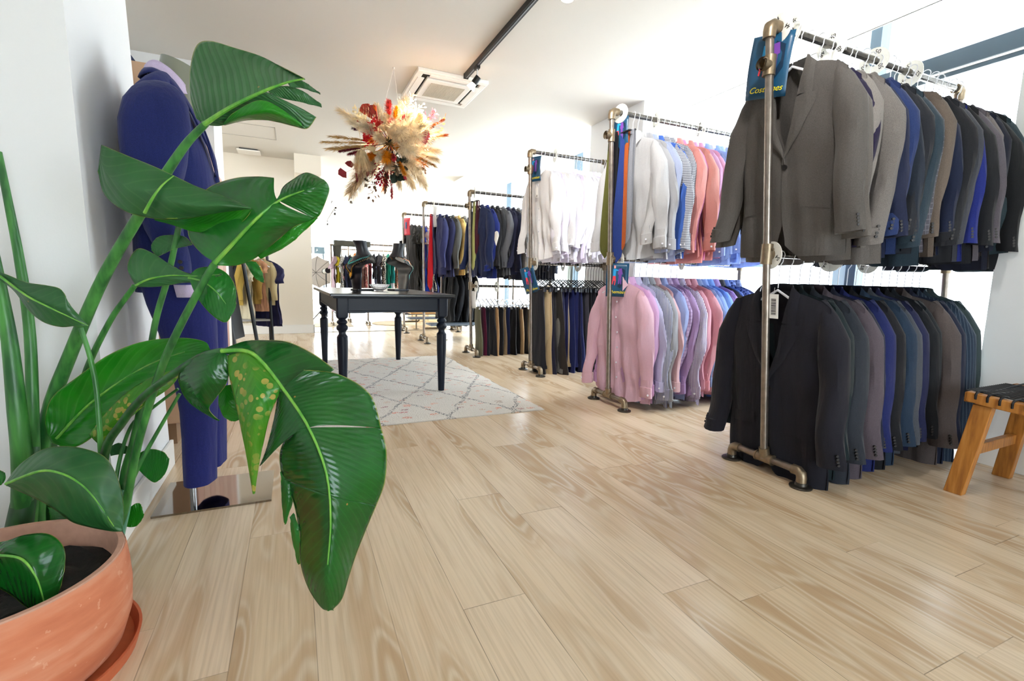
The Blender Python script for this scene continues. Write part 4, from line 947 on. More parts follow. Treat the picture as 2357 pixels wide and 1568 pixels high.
# ============================================================= black coats on a low stand behind the fifth rack, far racks, photo corner
def simple_rack(label, x0, y, ln, zt, rz=0.):
    t = thing('clothes_rack', label, 'clothes rack', (x0, y, 0), rz, 'pipe clothes racks')
    for X0 in (0, ln):
        b = MB(); b.tube([(X0, 0, .05), (X0, 0, zt)], PR, 8); b.build('post', M_pipe, t)
        b = MB(); b.tube([(X0, -.19, 0.005), (X0, -.19, .05), (X0, 0, .06), (X0, .19, .05), (X0, .19, .005)], .02, 8)
        for sg in (-1, 1): b.cyl((X0, sg * .19, 0), (X0, sg * .19, .008), .045, 12)
        b.build('foot_bar', M_fit, t)
    b = MB(); b.tube([(-.02, 0, zt), (ln + .02, 0, zt)], PR, 8); b.build('rail', M_pipe, t)
    b = MB(); b.box((.06, -.14, .22), (ln - .06, .14, .24)); b.build('shelf', plain('slate_shelf', '5C6670', .5), t, smooth=False)
    return t
simple_rack('low pipe rack of black coats seen between the fourth and fifth racks', 1.98, 6.92, .9, 1.13)
CO = [('141518', 'black'), ('1B1D22', 'dull black'), ('131316', 'deep black'), ('1A1A1D', 'soft black')]
for i in range(4):
    hang('coat', 'coat', JV[i], wool(CO[i][0]), (2.10 + .11 * i, 6.92, 1.13), -PI / 2 + RNG.uniform(-.1, .1), '%s coat, %s on the low rack behind the fourth rack' % (CO[i][1], ORD[i]), 'coats on the low rack', sc=.98, hlabel='hanger on the low rack', detail=False)
def far_row(xs, y, z, cols, sc, where, group, cat='dress', name='dress'):
    for i, c in enumerate(cols):
        x = xs[0] + (xs[1] - xs[0]) * i / (len(cols) - 1); cn, hx = c.split(':')
        pat = 'print' if 'print' in cn else None
        hang(name, cat, TV[(i * 7 + 3) % 4], fabric('far_%s' % hx, hx, 'wool', pat, 'E8E0D0'), (x, y, z), -PI / 2 + RNG.uniform(-.12, .12), '%s %s, %s on the %s' % (cn, cat, ORD[i], where), group, sc=sc * RNG.uniform(.9, 1.1), hlabel='hanger on the %s' % where, detail=False)
simple_rack('far pipe rack of bright dresses seen behind the busts', .98, 9.9, 1.5, 1.50)
far_row((1.02, 2.44), 9.9, 1.50, ['cream printed:CFC4B4', 'orange:D88A4A', 'cream:D8CDBC', 'charcoal:2C2B2E', 'wine:7A2A30', 'black:222226', 'dark grey:3A3A42', 'black printed:1C1C22', 'emerald:12A08A', 'teal:0F7A78', 'orange printed:B85A34', 'black:1B1B20', 'silver grey:B8B6C0', 'black:202024', 'magenta:D82AB0', 'crimson:C81E48', 'white:ECECEE'], .80, 'far rack behind the busts', 'dresses on the far rack behind the busts')
simple_rack('far pipe rack of scarves and pale tops on the left behind the table', .62, 9.2, .62, 1.42)
far_row((.66, 1.20), 9.2, 1.42, ['mauve:9C8690', 'mustard:B5A52C', 'patterned printed:8A8E98', 'navy:232A48', 'dark navy:1E2440', 'cream:D8D0BC', 'rose:D88A90', 'brown:6A4A40', 'red printed:B0444A'], .78, 'far left rack', 'clothes on the far left rack', 'garment', 'garment')
b = MB(); b.grid(20, 8, lambda u, v: (-.30 + .62 * u, -.02 - .02 * math.sin(u * 9), -.10 * v)); o = b.build('shawl', wool('55554E'), None, loc=(.96, 9.12, 1.50)); o.modifiers.new('s', 'SOLIDIFY').thickness = .01
b2 = MB(); b2.grid(8, 12, lambda u, v: (-.32 + .14 * u * (1 - .4 * v) + .02 * v, -.03 + .02 * math.sin(u * 6), -.09 - .32 * v)); q = b2.build('sleeve', wool('4A4A45'), o); q.modifiers.new('s', 'SOLIDIFY').thickness = .01
tag(o, 'dark grey knit draped along the top of the far left rack', 'shawl')
simple_rack('distant pipe rack of mixed clothes near the end windows', 1.05, 12.2, 1.4, 1.5)
far_row((1.1, 2.4), 12.2, 1.5, ['pink:D8949A', 'black:26262C', 'red:B03A40', 'beige:C8B8A0', 'navy:2A3050', 'floral printed:9A5A60', 'grey:77777C', 'white:E4E2E0'], .8, 'most distant rack', 'clothes on the most distant rack')
# lower garments beyond the sixth rack
simple_rack('low pipe rack of children\'s clothes beyond the sixth rack', 1.72, 8.75, .8, .92)
for i, (cn, hx) in enumerate((('white', 'E6E6EA'), ('coral', 'E0705E'), ('pink', 'E8A0A0'), ('bright blue', '2450C8'), ('pale', 'DDE0EA'), ('cobalt', '1E3CA8'), ('royal blue', '2244B0'), ('navy', '20284A'))):
    hang('top', 'top', TV[2], wool(hx), (1.78 + .09 * i, 8.75, .92), -PI / 2, '%s top, %s on the low rack beyond the sixth rack' % (cn, ORD[i]), 'tops on the low rack', sc=.72, hlabel='hanger on the low rack beyond', detail=False)
# ochre stool plank between the racks
b = MB(); b.box((0, 0, 0), (.75, .25, .02)); o = b.build('bench', plain('pine', 'D9A05A', .5), None, smooth=False, loc=(1.80, 8.15, .27)); tag(o, 'light wooden bench board on metal feet behind the fifth rack', 'bench')
for x in (.12, .62): b = MB(); b.cyl((x, .125, 0), (x, .125, -.24), .014, 8); b.cyl((x, .125, -.27), (x, .125, -.262), .05, 12); b.cyl((x, .125, -.262), (x, .125, -.24), .014, 8); b.build('leg', M_fit, o)
# cabinet doors at the back
b = MB(); b.box((2.1, 9.45, 0), (2.75, 9.8, .55)); o = b.build('cabinet', plain('birch', 'E0C8A0', .5), None, smooth=False); tag(o, 'low pale wooden cabinet beyond the sixth rack', 'cabinet')
for x in (2.12, 2.43): b = MB(); b.box((x, 9.435, .03), (x + .29, 9.45, .52)); d_ = bevel(b.build('door', plain('birch', 'E0C8A0', .5), o, smooth=False), .003); b = MB(); b.sphere((x + .25, 9.425, .3), .012); b.build('knob', M_fit, d_)

# photo umbrella and flash head
U = thing('photo_umbrella', 'white translucent photo umbrella with flash head on a stand by the end windows', 'photo umbrella', (.47, 9.6, 0))
s = NT('umbrella_nylon'); s.base(lin('9C9490'), .6); tr = s.n('ShaderNodeBsdfTranslucent', {'Color': lin('8C8680')}).outputs[0]; mx = s.n('ShaderNodeMixShader', {0: .5, 1: s.b.outputs[0], 2: tr}).outputs[0]; s.link(mx, s.out.inputs[0]); M_umb = s.m
hub = Vector((-.08, .30, .93)); ax = Vector((.30, -.95, .10)).normalized(); s1 = ax.cross(Vector((0, 0, 1))).normalized(); s2 = ax.cross(s1)
tips = [hub + ax * .13 + (s1 * math.cos(2 * PI * k / 8) + s2 * math.sin(2 * PI * k / 8)) * .30 for k in range(8)]
b = MB()
for k in range(8):
    A_, B_ = tips[k], tips[(k + 1) % 8]
    def pan(u, v, A_=A_, B_=B_):
        e = A_.lerp(B_, u); p = hub.lerp(e, v); return p + ax * (-.05 * math.sin(PI * v)) - ((e - hub) * (.05 * math.sin(PI * u) * v))
    b.grid(6, 7, pan)
b.build('canopy', M_umb, U)
for k in range(8):
    b = MB(); b.tube([hub.lerp(tips[k], q) + ax * (-.05 * math.sin(PI * q) + .004) for q in (0, .25, .5, .75, 1)], .004, 5); b.build('rib', plain('umbrella_rib', '4A4848', .4), U)
b = MB(); b.cyl(hub, hub + ax * .55, .004, 8); b.build('shaft', CHROME, U)
hp = hub + ax * .42 + Vector((.03, 0, -.01)); b = MB(); b.cyl(hp - ax * .06, hp + ax * .08, .045, 16); b.build('flash_head', plain('flash_grey', 'A0A09C', .4), U)
b = MB(); b.cyl(hp + ax * .08, hp + ax * .10, .05, 16); b.cyl(hp - ax * .075, hp - ax * .06, .05, 16); b.build('flash_ring', M_black, U)
fp = Vector((hp.x, hp.y, 0)); b = MB(); b.cyl(fp + Vector((0, 0, .12)), hp - Vector((0, 0, .04)), .011, 8); b.build('stand_pole', M_black, U)
for k in range(3): a = 2 * PI * k / 3 + .4; b = MB(); b.cyl(fp + Vector((0, 0, .35)), fp + Vector((.35 * math.cos(a), .35 * math.sin(a), .01)), .008, 6); b.build('tripod_leg', M_black, U)
# rear room rugs and threshold
b = MB(); b.box((-1.6, 8.9, 0), (.95, 10.6, .008)); tag(b.build('flat_rug', plain('pale_beige_rug', 'D9CBB4', .9, noise=.08, nscale=60), smooth=False), 'pale beige flat rug in the rear room beyond the partition', 'rug')
s = NT('striped_mat'); tc = s.n('ShaderNodeTexCoord').outputs['Object']; yy = s.n('ShaderNodeSeparateXYZ', {0: tc}).outputs[1]; f = s.math('GREATER_THAN', s.math('SINE', s.math('MULTIPLY', yy, 60)), .75)
s.base(s.mix(f, lin('D6CBBC'), lin('8C8078')), .9)
b = MB(); b.box((-1.2, 11.2, 0), (.6, 12.6, .008)); tag(b.build('striped_mat', s.m, smooth=False), 'striped grey and beige mat on the far floor left of the table', 'rug')
b = MB(); b.lathe([(0, 0), (.42, 0), (.42, .01), (0, .01)], 40, (1.75, 9.35, 0)); tag(b.build('round_mat', plain('jute_mat', 'DCC9A8', .9, noise=.1, nscale=70)), 'round pale mat on the floor beyond the sixth rack', 'rug')
slab('trim_10', (.262, 8.06, 0), (3.3, 8.10, .006), plain('threshold_metal', 'A59C8C', .4, .6))

# ============================================================= chalkboard and rail of beige clothes on the left
CBD = thing('chalkboard_sign', 'black folding board standing beside the beige clothes at the left', 'sign', (-.62, 6.30, 0), -.25)
b = MB(); b.box((-.02, -.32, .13), (.0, .32, 1.15)); b.build('board', plain('board_black', '22262C', .6), CBD, smooth=False).rotation_euler = (0, -.12, 0)
for yy in (-.34, .34):
    b = MB(); b.cyl((.12, yy, 0), (-.03, yy, 1.2), .022, 8); b.build('leg', M_black, CBD)
    b = MB(); b.cyl((-.38, yy, 0), (-.03, yy, 1.2), .018, 8); b.build('leg', M_black, CBD)
LR = thing('valet_stand', 'black wooden clothes stand with slatted base holding beige garments', 'clothes stand', (-.52, 6.95, 0), .1)
for x in (-.22, .22):
    for sg in (-1, 1): b = MB(); b.cyl((x * 1.1, sg * .24, 0), (x, 0, 1.22), .016, 8); b.build('leg', M_black, LR)
b = MB(); b.cyl((-.26, 0, 1.22), (.26, 0, 1.22), .016, 8); b.build('rail', M_black, LR)
b = MB(); b.box((-.22, -.20, .30), (.22, .20, .32)); b.build('shelf', plain('shelf_grey', '9A9894', .5), LR, smooth=False)
for i, (c, w, sc, x, dz) in enumerate((('B59A50', 'khaki jacket', .72, -.14, 0), ('E2D8BC', 'cream skirt', .85, -.05, -.12), ('A98A48', 'ochre jacket', .70, .03, .02), ('D8A888', 'peach blouse', .55, .12, .02), ('C8B890', 'sand top', .72, .16, .0), ('2C2C50', 'navy skirt', .90, .20, -.12))):
    hang('garment', 'garment', TV[i % 4] if i % 2 else JV[0], wool(c), (-.52 + x, 6.95, 1.22 + dz * .0), -PI / 2 + .5 + .1 * i, '%s hanging on the black stand near the partition' % w, 'garments on the black stand', sc=sc, hlabel='hanger on the black stand', detail=False)

# ============================================================= slatted wooden display wall behind the suited mannequin
DW = thing('display_wall', 'tan wooden display wall with pink slats behind the suited mannequin', 'display wall', (-.96, 2.9, 0))
M_tan = plain('tan_board', 'CDA888', .6, noise=.04, nscale=12)
b = MB(); b.add([(x, y, z) for x in (0, .44) for y, z in ((0, .12), (1.7, .12), (1.7, 1.58), (0, 1.86))], [(0, 1, 2, 3), (7, 6, 5, 4), (0, 4, 5, 1), (1, 5, 6, 2), (2, 6, 7, 3), (3, 7, 4, 0)]); b.build('cabinet_body', M_tan, DW, smooth=False)
b = MB(); b.box((.02, .04, 0), (.38, 1.66, .12)); b.build('plinth', plain('plinth_painted_shade', '8A6A4C', .6), DW, smooth=False)  # darker brown puts the shade of the gap under the cabinet into the colour
for k in range(9):
    y0 = .02 + k * .186; top = 1.85 - .028 * k + .02 * (k % 2)
    b = MB(); b.box((.44, y0, .14), (.462, y0 + .178, top)); bevel(b.build('slat', plain('pink_wood_%d' % (k % 2), ('D3A898', 'DDB7A4')[k % 2], .6, noise=.08, nscale=25), DW, smooth=False), .002)
b = MB(); b.add([(-.02, .0, 0), (.35, .0, 0), (-.02, .0, .55), (-.02, .03, 0), (.35, .03, 0), (-.02, .03, .55)], [(0, 1, 2), (5, 4, 3), (0, 3, 4, 1), (1, 4, 5, 2), (2, 5, 3, 0)]); o = b.build('pennant', plain('navy_board', '182A52', .6), None, smooth=False, loc=(-.985, 2.93, 1.855)); tag(o, 'navy triangular board standing on top of the tan display wall', 'decoration')
# ============================================================= hanging dried flower cloud
FC = Vector((.745, 4.13, 1.965))
FL = thing('dried_flower_cloud', 'large hanging cloud of cream, red and orange dried flowers below the ceiling', 'flower arrangement', FC)
r5 = random.Random(11)
def fmat(n, c, tl=.3):
    if n in MATS: return MATS[n]
    s = NT(n); tc = s.n('ShaderNodeTexCoord').outputs['Object']; nz = s.n('ShaderNodeTexNoise', {'Vector': tc, 'Scale': 30}).outputs[0]; c_ = lin(c)
    col = s.ramp(nz, [(.3, tuple(v * .8 for v in c_[:3]) + (1,)), (.7, tuple(min(1, v * 1.15) for v in c_[:3]) + (1,))])
    s.base(col, .9); tr = s.n('ShaderNodeBsdfTranslucent', {'Color': col}).outputs[0]; mx = s.n('ShaderNodeMixShader', {0: tl, 1: s.b.outputs[0], 2: tr}).outputs[0]; s.link(mx, s.out.inputs[0]); MATS[n] = s.m; return s.m
def frame(d):
    d = d.normalized(); a = d.cross(Vector((.3, .2, 1))).normalized(); return d, a, d.cross(a)
def plume(tip, c, wid=.06, start=.12, nb=260, droop=.0, name='pampas_plume', hair=.05, root=None, thick=.0017, curl=.5):
    tip = Vector(tip); root = Vector((0, 0, 0)) if root is None else Vector(root); L = (tip - root).length; d, a, b_ = frame(tip - root); b = MB()
    ctrl = [root, root.lerp(tip, .5) + Vector((0, 0, droop * .8)), tip]
    ax = lambda t: (1 - t) ** 2 * ctrl[0] + 2 * t * (1 - t) * ctrl[1] + t * t * ctrl[2]
    b.tube([ax(t / 8) for t in range(9)], .0018, 4)
    for k in range(int(nb * 1.5)):
        t = start / L + (1 - start / L) * r5.random() ** .9; p = ax(t); an = r5.uniform(0, 2 * PI); env = math.sin(PI * min(1, (1 - t) / (1 - start / L) * .9 + .12)) ** .7
        out = (a * math.cos(an) + b_ * math.sin(an)); tn = (ax(min(1, t + .02)) - ax(t - .02)).normalized()
        ln_ = hair * r5.uniform(.6, 1.2); q1 = p + out * wid * env * .35 + tn * ln_ * .4; q2 = p + out * wid * env * r5.uniform(.6, 1.) + tn * ln_ + Vector((0, 0, -wid * .3 * curl))
        s_ = tn.cross(out).normalized() * thick
        b.add([p - s_, p + s_, q1 + s_, q1 - s_, q2], [(0, 1, 2, 3), (3, 2, 4)])
    o = b.build(name, fmat('dried_' + c, c), FL, smooth=True); return o
def px(x, y, dz=0.):      # a position measured in the detail view of the photograph, at the depth of the cloud
    return aD(700 + x / 5.227, 180 + y / 5.227, 3.88 + dz) - FC
def leafy(tip, c, n=26, size=.022, name='leaf_spray', spread=.10, thin=.35):
    tip = Vector(tip); d, a, b_ = frame(tip); b = MB(); b.tube([Vector(), tip * .6, tip], .0015, 4)
    for k in range(n):
        t = r5.uniform(.55, 1.); an = r5.uniform(0, 2 * PI); out = a * math.cos(an) + b_ * math.sin(an); p = tip * t; e = p + out * spread * r5.uniform(.2, 1) * (1.15 - t) * 2.2 + d * size
        b.tube([p, e], .0008, 3); l = (out + d * .8).normalized(); w = l.cross(d).normalized() * size * thin; m_ = e + l * size * .35; m2 = e + l * size * .72
        b.add([e, m_ + w, m2 + w * .7, e + l * size, m2 - w * .7, m_ - w], [(0, 1, 2, 3, 4, 5)])
    return b.build(name, fmat('dried_' + c, c), FL, smooth=False)
def palm(tip, c, n=14, ang=.9, name='palm_spear'):
    tip = Vector(tip); d = tip.normalized(); view = Vector((-.41, -.9, .12)); a = d.cross(view).normalized(); L = tip.length; base = tip * .62; b = MB(); b.tube([Vector(), base], .0025, 5); rad = L * .40
    P = []
    for k in range(n + 1):
        an = -ang / 2 + ang * k / n; dd = d * math.cos(an) + a * math.sin(an); off = view * (.008 if k % 2 else -.004); P.append(base + dd * rad * (1 - .25 * abs(an / ang) - (.05 if k % 2 else 0)) + off)
    for k in range(n): b.add([base, P[k], P[k + 1]], [(0, 1, 2)])
    return b.build(name, fmat('dried_' + c, c, .2), FL, smooth=False)
def bunny(tip, c, r=.011, L=.05, name='bunny_tail'):
    tip = Vector(tip); d, a, b_ = frame(tip); b = MB(); b.tube([Vector(), tip * .9], .001, 4); cc = tip - d * L / 2
    for k in range(70):
        z = r5.uniform(-1, 1); an = r5.uniform(0, 2 * PI); q = math.sqrt(1 - z * z); p = cc + d * z * L / 2 * .9 + (a * math.cos(an) + b_ * math.sin(an)) * q * r * .7
        e = p + (a * math.cos(an) + b_ * math.sin(an)) * r * .6 + d * r; s_ = d.cross(e - p).normalized() * .0022; b.add([p - s_, p + s_, e], [(0, 1, 2)])
    b.sphere(cc, r * .75, 8, (1, 1, 1)); return b.build(name, fmat('dried_' + c, c), FL)
CR = 'EBD9B8'; CR2 = 'F2E6CF'; TAN = 'C9A56C'
# cream pampas
for x, y, dz, w, h in ((440, 395, .05, .075, .07), (560, 520, -.05, .08, .07), (640, 470, -.1, .06, .05), (1210, 270, .0, .08, .07), (1290, 420, -.1, .09, .07), (880, 330, .1, .06, .05), (1180, 640, -.3, .10, .07), (1280, 560, -.28, .10, .07), (1360, 700, -.28, .10, .07), (1100, 560, -.3, .08, .06), (1600, 880, .0, .07, .06), (1600, 985, -.05, .05, .06), (1450, 1290, .05, .085, .07), (1310, 1295, -.02, .055, .06), (1380, 1100, -.15, .09, .07), (1150, 1290, .0, .05, .06), (1230, 1180, -.1, .07, .06), (900, 960, -.25, .05, .05), (880, 700, -.3, .06, .05), (700, 560, -.2, .07, .06), (1540, 660, -.12, .07, .06), (1450, 560, -.2, .08, .07), (1230, 850, -.3, .08, .06), (1320, 880, -.28, .08, .06), (1010, 1050, -.15, .06, .06), (800, 1060, -.05, .06, .06), (960, 480, -.2, .05, .05)):
    plume(px(x, y, dz), CR if (x + y) % 3 else CR2, w, hair=h, nb=300)
plume(px(560, 1370, -.12), 'DCC39C', .13, start=.14, nb=520, droop=.10, hair=.09, name='pampas_plume')
plume(px(690, 900, -.27), 'E4CFA6', .10, start=.22, nb=380, droop=.12, hair=.08, curl=2., root=px(640, 560, -.22))
for x, y in ((235, 770), (290, 850), (380, 860), (330, 700), (1690, 690), (1620, 640), (1560, 1050)): plume(px(x, y, -.03), TAN, .035, start=.16, nb=160, hair=.05, name='dry_grass')
for x, y, c in ((425, 880, '6E0F24'), (535, 915, '761226'), (1055, 1435, 'B3172F'), (975, 1375, '8A6248'), (1125, 1150, 'EFE2C8')): plume(px(x, y, -.10), c, .026, start=.22, nb=260, hair=.02, name='bottlebrush_flower')
for x, y, c, w in ((1010, 290, 'C9403E', .05), (1060, 520, 'C9504A', .05), (640, 1040, 'E58A12', .055), (980, 960, 'EFA01A', .075), (1080, 970, 'D8434A', .03), (1110, 360, 'F0A81E', .03), (1210, 1150, 'D9901C', .03), (760, 950, 'E8950F', .05), (1130, 820, 'F0A030', .04)): plume(px(x, y, -.22), c, w, start=.18, nb=240, hair=.035, name='dyed_plume')
for x, y, c in ((700, 320, 'B64A3C'), (790, 330, '9C3A36'), (890, 520, 'B82A26'), (1510, 690, 'C4606A'), (770, 860, 'E0CFA4'), (860, 920, 'DCC894'), (930, 560, 'E9D8B4'), (980, 420, 'F0D9A8'), (1470, 470, 'F4EACB'), (1500, 600, 'F6EDD2'), (1420, 420, 'F2E2BC')): palm(px(x, y, -.20 if y > 400 else -.1), c)
for x, y, c, n, sz in ((800, 700, 'D81E28', 60, .03), (850, 560, 'CE2230', 40, .03), (1560, 430, 'DB3A5A', 45, .02), (1300, 230, 'F3EAD6', 40, .024), (1400, 340, 'F3EAD6', 40, .024), (930, 1240, 'B0122E', 90, .022), (960, 1110, 'A8122C', 60, .02), (820, 1390, '6E5240', 26, .03), (800, 1200, '5A4A3A', 26, .026), (620, 420, 'E5D8B0', 50, .03), (740, 500, 'D8CBA4', 50, .026), (1020, 600, 'EAD9B0', 60, .02), (1110, 1130, '2E3A30', 20, .045), (1150, 930, '38443A', 18, .04), (590, 1100, '8E3038', 8, .075), (700, 1000, '96343C', 8, .06), (1680, 520, 'A05A24', 9, .03), (1490, 1070, '9A5A28', 14, .024), (1330, 1180, '8A5A2C', 8, .03), (1480, 780, 'E9C9B0', 50, .02)): leafy(px(x, y, -.12), c, n, sz, thin=.35 if sz < .04 else .6)
for x, y, c in ((835, 320, 'E87A1E'), (1730, 682, 'E86A2A'), (640, 515, '9E1A1A'), (940, 480, 'B8541E'), (1150, 500, 'E0403A'), (1210, 440, 'C82A36'), (1190, 770, 'F08A2A'), (1255, 785, 'A81426'), (1690, 495, 'B0521E'), (1605, 540, 'A8601E'), (1555, 585, 'A0501A'), (570, 600, '4A1A38'), (1035, 260, 'B0402A'), (1460, 1110, 'A86A2A'), (1070, 600, 'C8642A'), (1440, 540, 'E8A22A'), (1225, 1220, 'C8304A'), (910, 650, '9A6A34')): bunny(px(x, y, -.16), c)
# the side turned away from the photographer
for k in range(16):
    a = 2 * PI * k / 16; rr_ = .30 + .06 * (k % 3); v_ = Vector((.41, .9, 0)) * (.18 + .10 * (k % 2)) + Vector((.91, -.41, 0)) * rr_ * math.cos(a) * .8 + Vector((0, 0, 1)) * rr_ * math.sin(a) * .8
    plume(v_, (CR, TAN, 'C9504A', 'E58A12')[k % 4 if k % 2 else 0], .07, nb=160, hair=.06)
b = MB(); b.sphere((0, 0, 0), .06, 14); b.build('moss_core', plain('moss', '6A5A3A', .95, noise=.3), FL)
hk = Vector((.776, 4.125, CH)) - FC
M_str = plain('nylon_thread', 'F2EEE6', .4)
for dx in (-.075, .085): b = MB(); b.tube([hk, Vector((dx * .91, -dx * .41, .18))], .0014, 5); b.build('thread', M_str, FL)
b = MB(); b.cyl(hk, hk + Vector((0, 0, -.014)), .008, 10); b.build('ceiling_hook', M_trim, FL)

# ============================================================= suited mannequin (faces +x, seen from its right side)
def side_ring(pxl, pxr, py, Y, hw, n=28, ex=2., bow=0.):
    """ring whose silhouette in side view runs between two measured points; hw = half width across (y)"""
    a = aY(pxl, py, Y); b_ = aY(pxr, py, Y); c = (a + b_) / 2; rx = abs(b_.x - a.x) / 2; z = (a.z + b_.z) / 2; out = []
    for k in range(n):
        t = 2 * PI * k / n; ct, st_ = math.cos(t), math.sin(t)
        out.append((c.x + rx * math.copysign(abs(ct) ** (2 / ex), ct), Y + hw * math.copysign(abs(st_) ** (2 / ex), st_), z + bow * abs(st_)))
    return out
MN = thing('mannequin', 'headless grey mannequin on a polished steel base plate by the left wall', 'mannequin', (-.39, 2.2, 0))
inv = Matrix.Translation((.39, -2.2, 0))
def mbuild(b, nm, m, par, angle=50):
    b.v = [tuple(Vector(v) - Vector(par.location)) for v in b.v]; return b.build(nm, m, par, angle=angle)
M_suit = fabric('navy_suit_cloth', '26306A', 'wool'); M_lil = fabric('lilac_shirt_cloth', 'D9C6E8', 'shirt'); M_trou = fabric('navy_trouser_cloth', '2A3070', 'wool')
M_grey = plain('grey_glossy_torso', '7E8070', .25); M_mir = plain('polished_steel', '9A938C', .06, 1.)
b = MB(); b.box((-.50, 2.045, 0), (-.105, 2.365, .008)); mbuild(b, 'base_plate', M_mir, MN)
b = MB(); b.cyl((-.392, 2.20, .008), (-.392, 2.20, .12), .012, 14); mbuild(b, 'support_rod', CHROME, MN)
b = MB(); nk = []
nc = aY(400, 205, 2.21)
for r, dz, dx in ((.075, -.10, 0), (.066, -.02, .006), (.060, .03, .016), (.060, .085, .028)):
    nk.append([(nc.x + dx + r * 1.02 * math.cos(2 * PI * k / 24), 2.21 + r * math.sin(2 * PI * k / 24), nc.z + dz + (-.022 * math.cos(2 * PI * k / 24) if dz > 0 else 0)) for k in range(24)])
nk.append([tuple(Vector(p) * .12 + Vector((nc.x + .03, 2.21, nc.z + .098)) * .88) for p in nk[-1]])
b.ring_loft(nk); mbuild(b, 'neck', M_grey, MN)
# suit jacket, trousers and shirt are worn by the mannequin
JK = thing('suit_jacket', 'navy suit jacket worn by the mannequin by the left wall', 'jacket', (-.39, 2.2, .85))
rings = []
for y_, l, r, hw, ex in ((672, 308, 492, .150, 2.3), (620, 305, 500, .158, 2.3), (560, 303, 502, .160, 2.3), (500, 300, 500, .160, 2.4), (440, 296, 498, .165, 2.4), (390, 292, 492, .175, 2.4), (340, 288, 478, .19, 2.4), (300, 288, 464, .20, 2.3), (262, 296, 446, .205, 2.2), (232, 312, 430, .195, 2.1), (210, 330, 420, .165, 2), (195, 342, 414, .125, 2), (184, 348, 408, .09, 2)):
    rg = side_ring(l + 9, r, y_, 2.21, hw, 36, ex)
    rg = [(x, yv + fold(x * 3, z, 2.1, .5), z) for x, yv, z in rg]; rings.append(rg)
b = MB(); b.ring_loft(rings, False); inn = [[tuple(Vector((q[0] * .94 - .39 * .06, q[1] * .94 + 2.21 * .06, q[2] + .05))) for q in rings[0]]]; b.ring_loft([rings[0], inn[0]], False); o = mbuild(b, 'body', M_suit, JK)
# sleeves
for Y0, nm in ((1.985, 'near'), (2.435, 'far')):
    R_ = []
    for y_, l, r, hw in ((190, 346, 392, .02), (197, 326, 408, .040), (212, 304, 422, .058), (238, 284, 434, .068), (285, 272, 440, .072), (312, 272, 438, .072), (340, 273, 434, .071), (370, 280, 429, .069), (400, 288, 424, .066), (425, 295, 421, .064), (450, 303, 418, .062), (475, 312, 418, .063), (500, 322, 420, .060), (530, 335, 424, .059), (560, 348, 430, .056), (585, 359, 434, .055), (610, 370, 438, .052), (632, 381, 442, .051), (655, 392, 446, .048)):
        k_ = 2.21 - (2.21 - Y0) * (1 if y_ > 260 else .72 + .28 * (y_ - 190) / 70)
        R_.append([(x + .004 * math.sin(z * 41 + yv * 60) * sm((1.38 - z) * 4), yv + .007 * math.sin(z * 34 + x * 50) * sm((1.42 - z) * 4), z) for x, yv, z in side_ring(l + (8 if Y0 > 2.2 else 0), r + (8 if Y0 > 2.2 else 0), y_, Y0 if y_ > 260 else k_, hw, 22, 2.1)])
    b = MB(); b.ring_loft(R_, 'start')
    last = R_[-1]; ctr = sum((Vector(q) for q in last), Vector()) / len(last); b.ring_loft([last, [tuple(ctr + (Vector(q) - ctr) * .85) for q in last], [tuple(ctr + (Vector(q) - ctr) * .75 + Vector((0, 0, .08))) for q in last]], 'end')
    mbuild(b, 'sleeve', M_suit, JK)
    if nm == 'near':
        bb = MB()
        for k in range(4): p = aY(424 - k * 3, 645 - k * 14, Y0 - .05); bb.cyl(p, p + Vector((0, -.006, 0)), .0065, 10)
        mbuild(bb, 'cuff_button_row', M_btn, JK)
# lapel: a band from the back of the neck down to the closing button, mirrored on the far side
LO = [(318, 181, .0), (326, 174, .055), (346, 170, .085), (369, 182, .105), (394, 203, .120), (418, 234, .128), (441, 272, .118), (460, 312, .098), (480, 356, .062), (498, 424, .012)]
LI = [(332, 160, .0), (338, 160, .045), (352, 161, .066), (372, 171, .074), (392, 186, .078), (409, 208, .080), (426, 234, .078), (444, 266, .068), (462, 304, .048), (499, 420, .004)]
for sg in (-1, 1):
    o_, i_ = [[aY(x, y, 2.21 - q) for x, y, q in L_] for L_ in (LO, LI)]
    if sg > 0: o_, i_ = [[Vector((p.x, 4.42 - p.y, p.z)) for p in L_] for L_ in (o_, i_)]
    o_, i_ = spline(o_, 36), spline(i_, 36)
    b = MB(); b.grid(4, 36, lambda u, v: o_[int(round(v * 35))].lerp(i_[int(round(v * 35))], u) + Vector((.004, sg * .007 * math.sin(PI * u), .003)), flip=sg > 0)
    o = mbuild(b, 'lapel', M_suit, JK); o.modifiers.new('s', 'SOLIDIFY').thickness = .006
SHT = thing('dress_shirt', 'pale lilac dress shirt worn under the mannequin\'s navy jacket', 'shirt', (-.39, 2.2, 1.2))
CT = [(335, 150, 0.), (345, 141, .045), (358, 139, .064), (373, 145, .070), (396, 162, .070), (416, 183, .064), (431, 203, .040), (439, 213, .012)]
CB_ = [(331, 162, 0.), (340, 161, .050), (357, 161, .072), (375, 173, .078), (393, 189, .080), (408, 207, .078), (424, 216, .060), (440, 217, .030)]
for sg in (-1, 1):
    o_, i_ = [[aY(x, y, 2.21 - q) for x, y, q in L_] for L_ in (CT, CB_)]
    if sg > 0: o_, i_ = [[Vector((p.x, 4.42 - p.y, p.z)) for p in L_] for L_ in (o_, i_)]
    o_, i_ = spline(o_, 30), spline(i_, 30)
    b = MB(); b.grid(4, 30, lambda u, v: o_[int(round(v * 29))].lerp(i_[int(round(v * 29))], u), flip=sg < 0); mbuild(b, 'collar', M_lil, SHT).modifiers.new('s', 'SOLIDIFY').thickness = .003
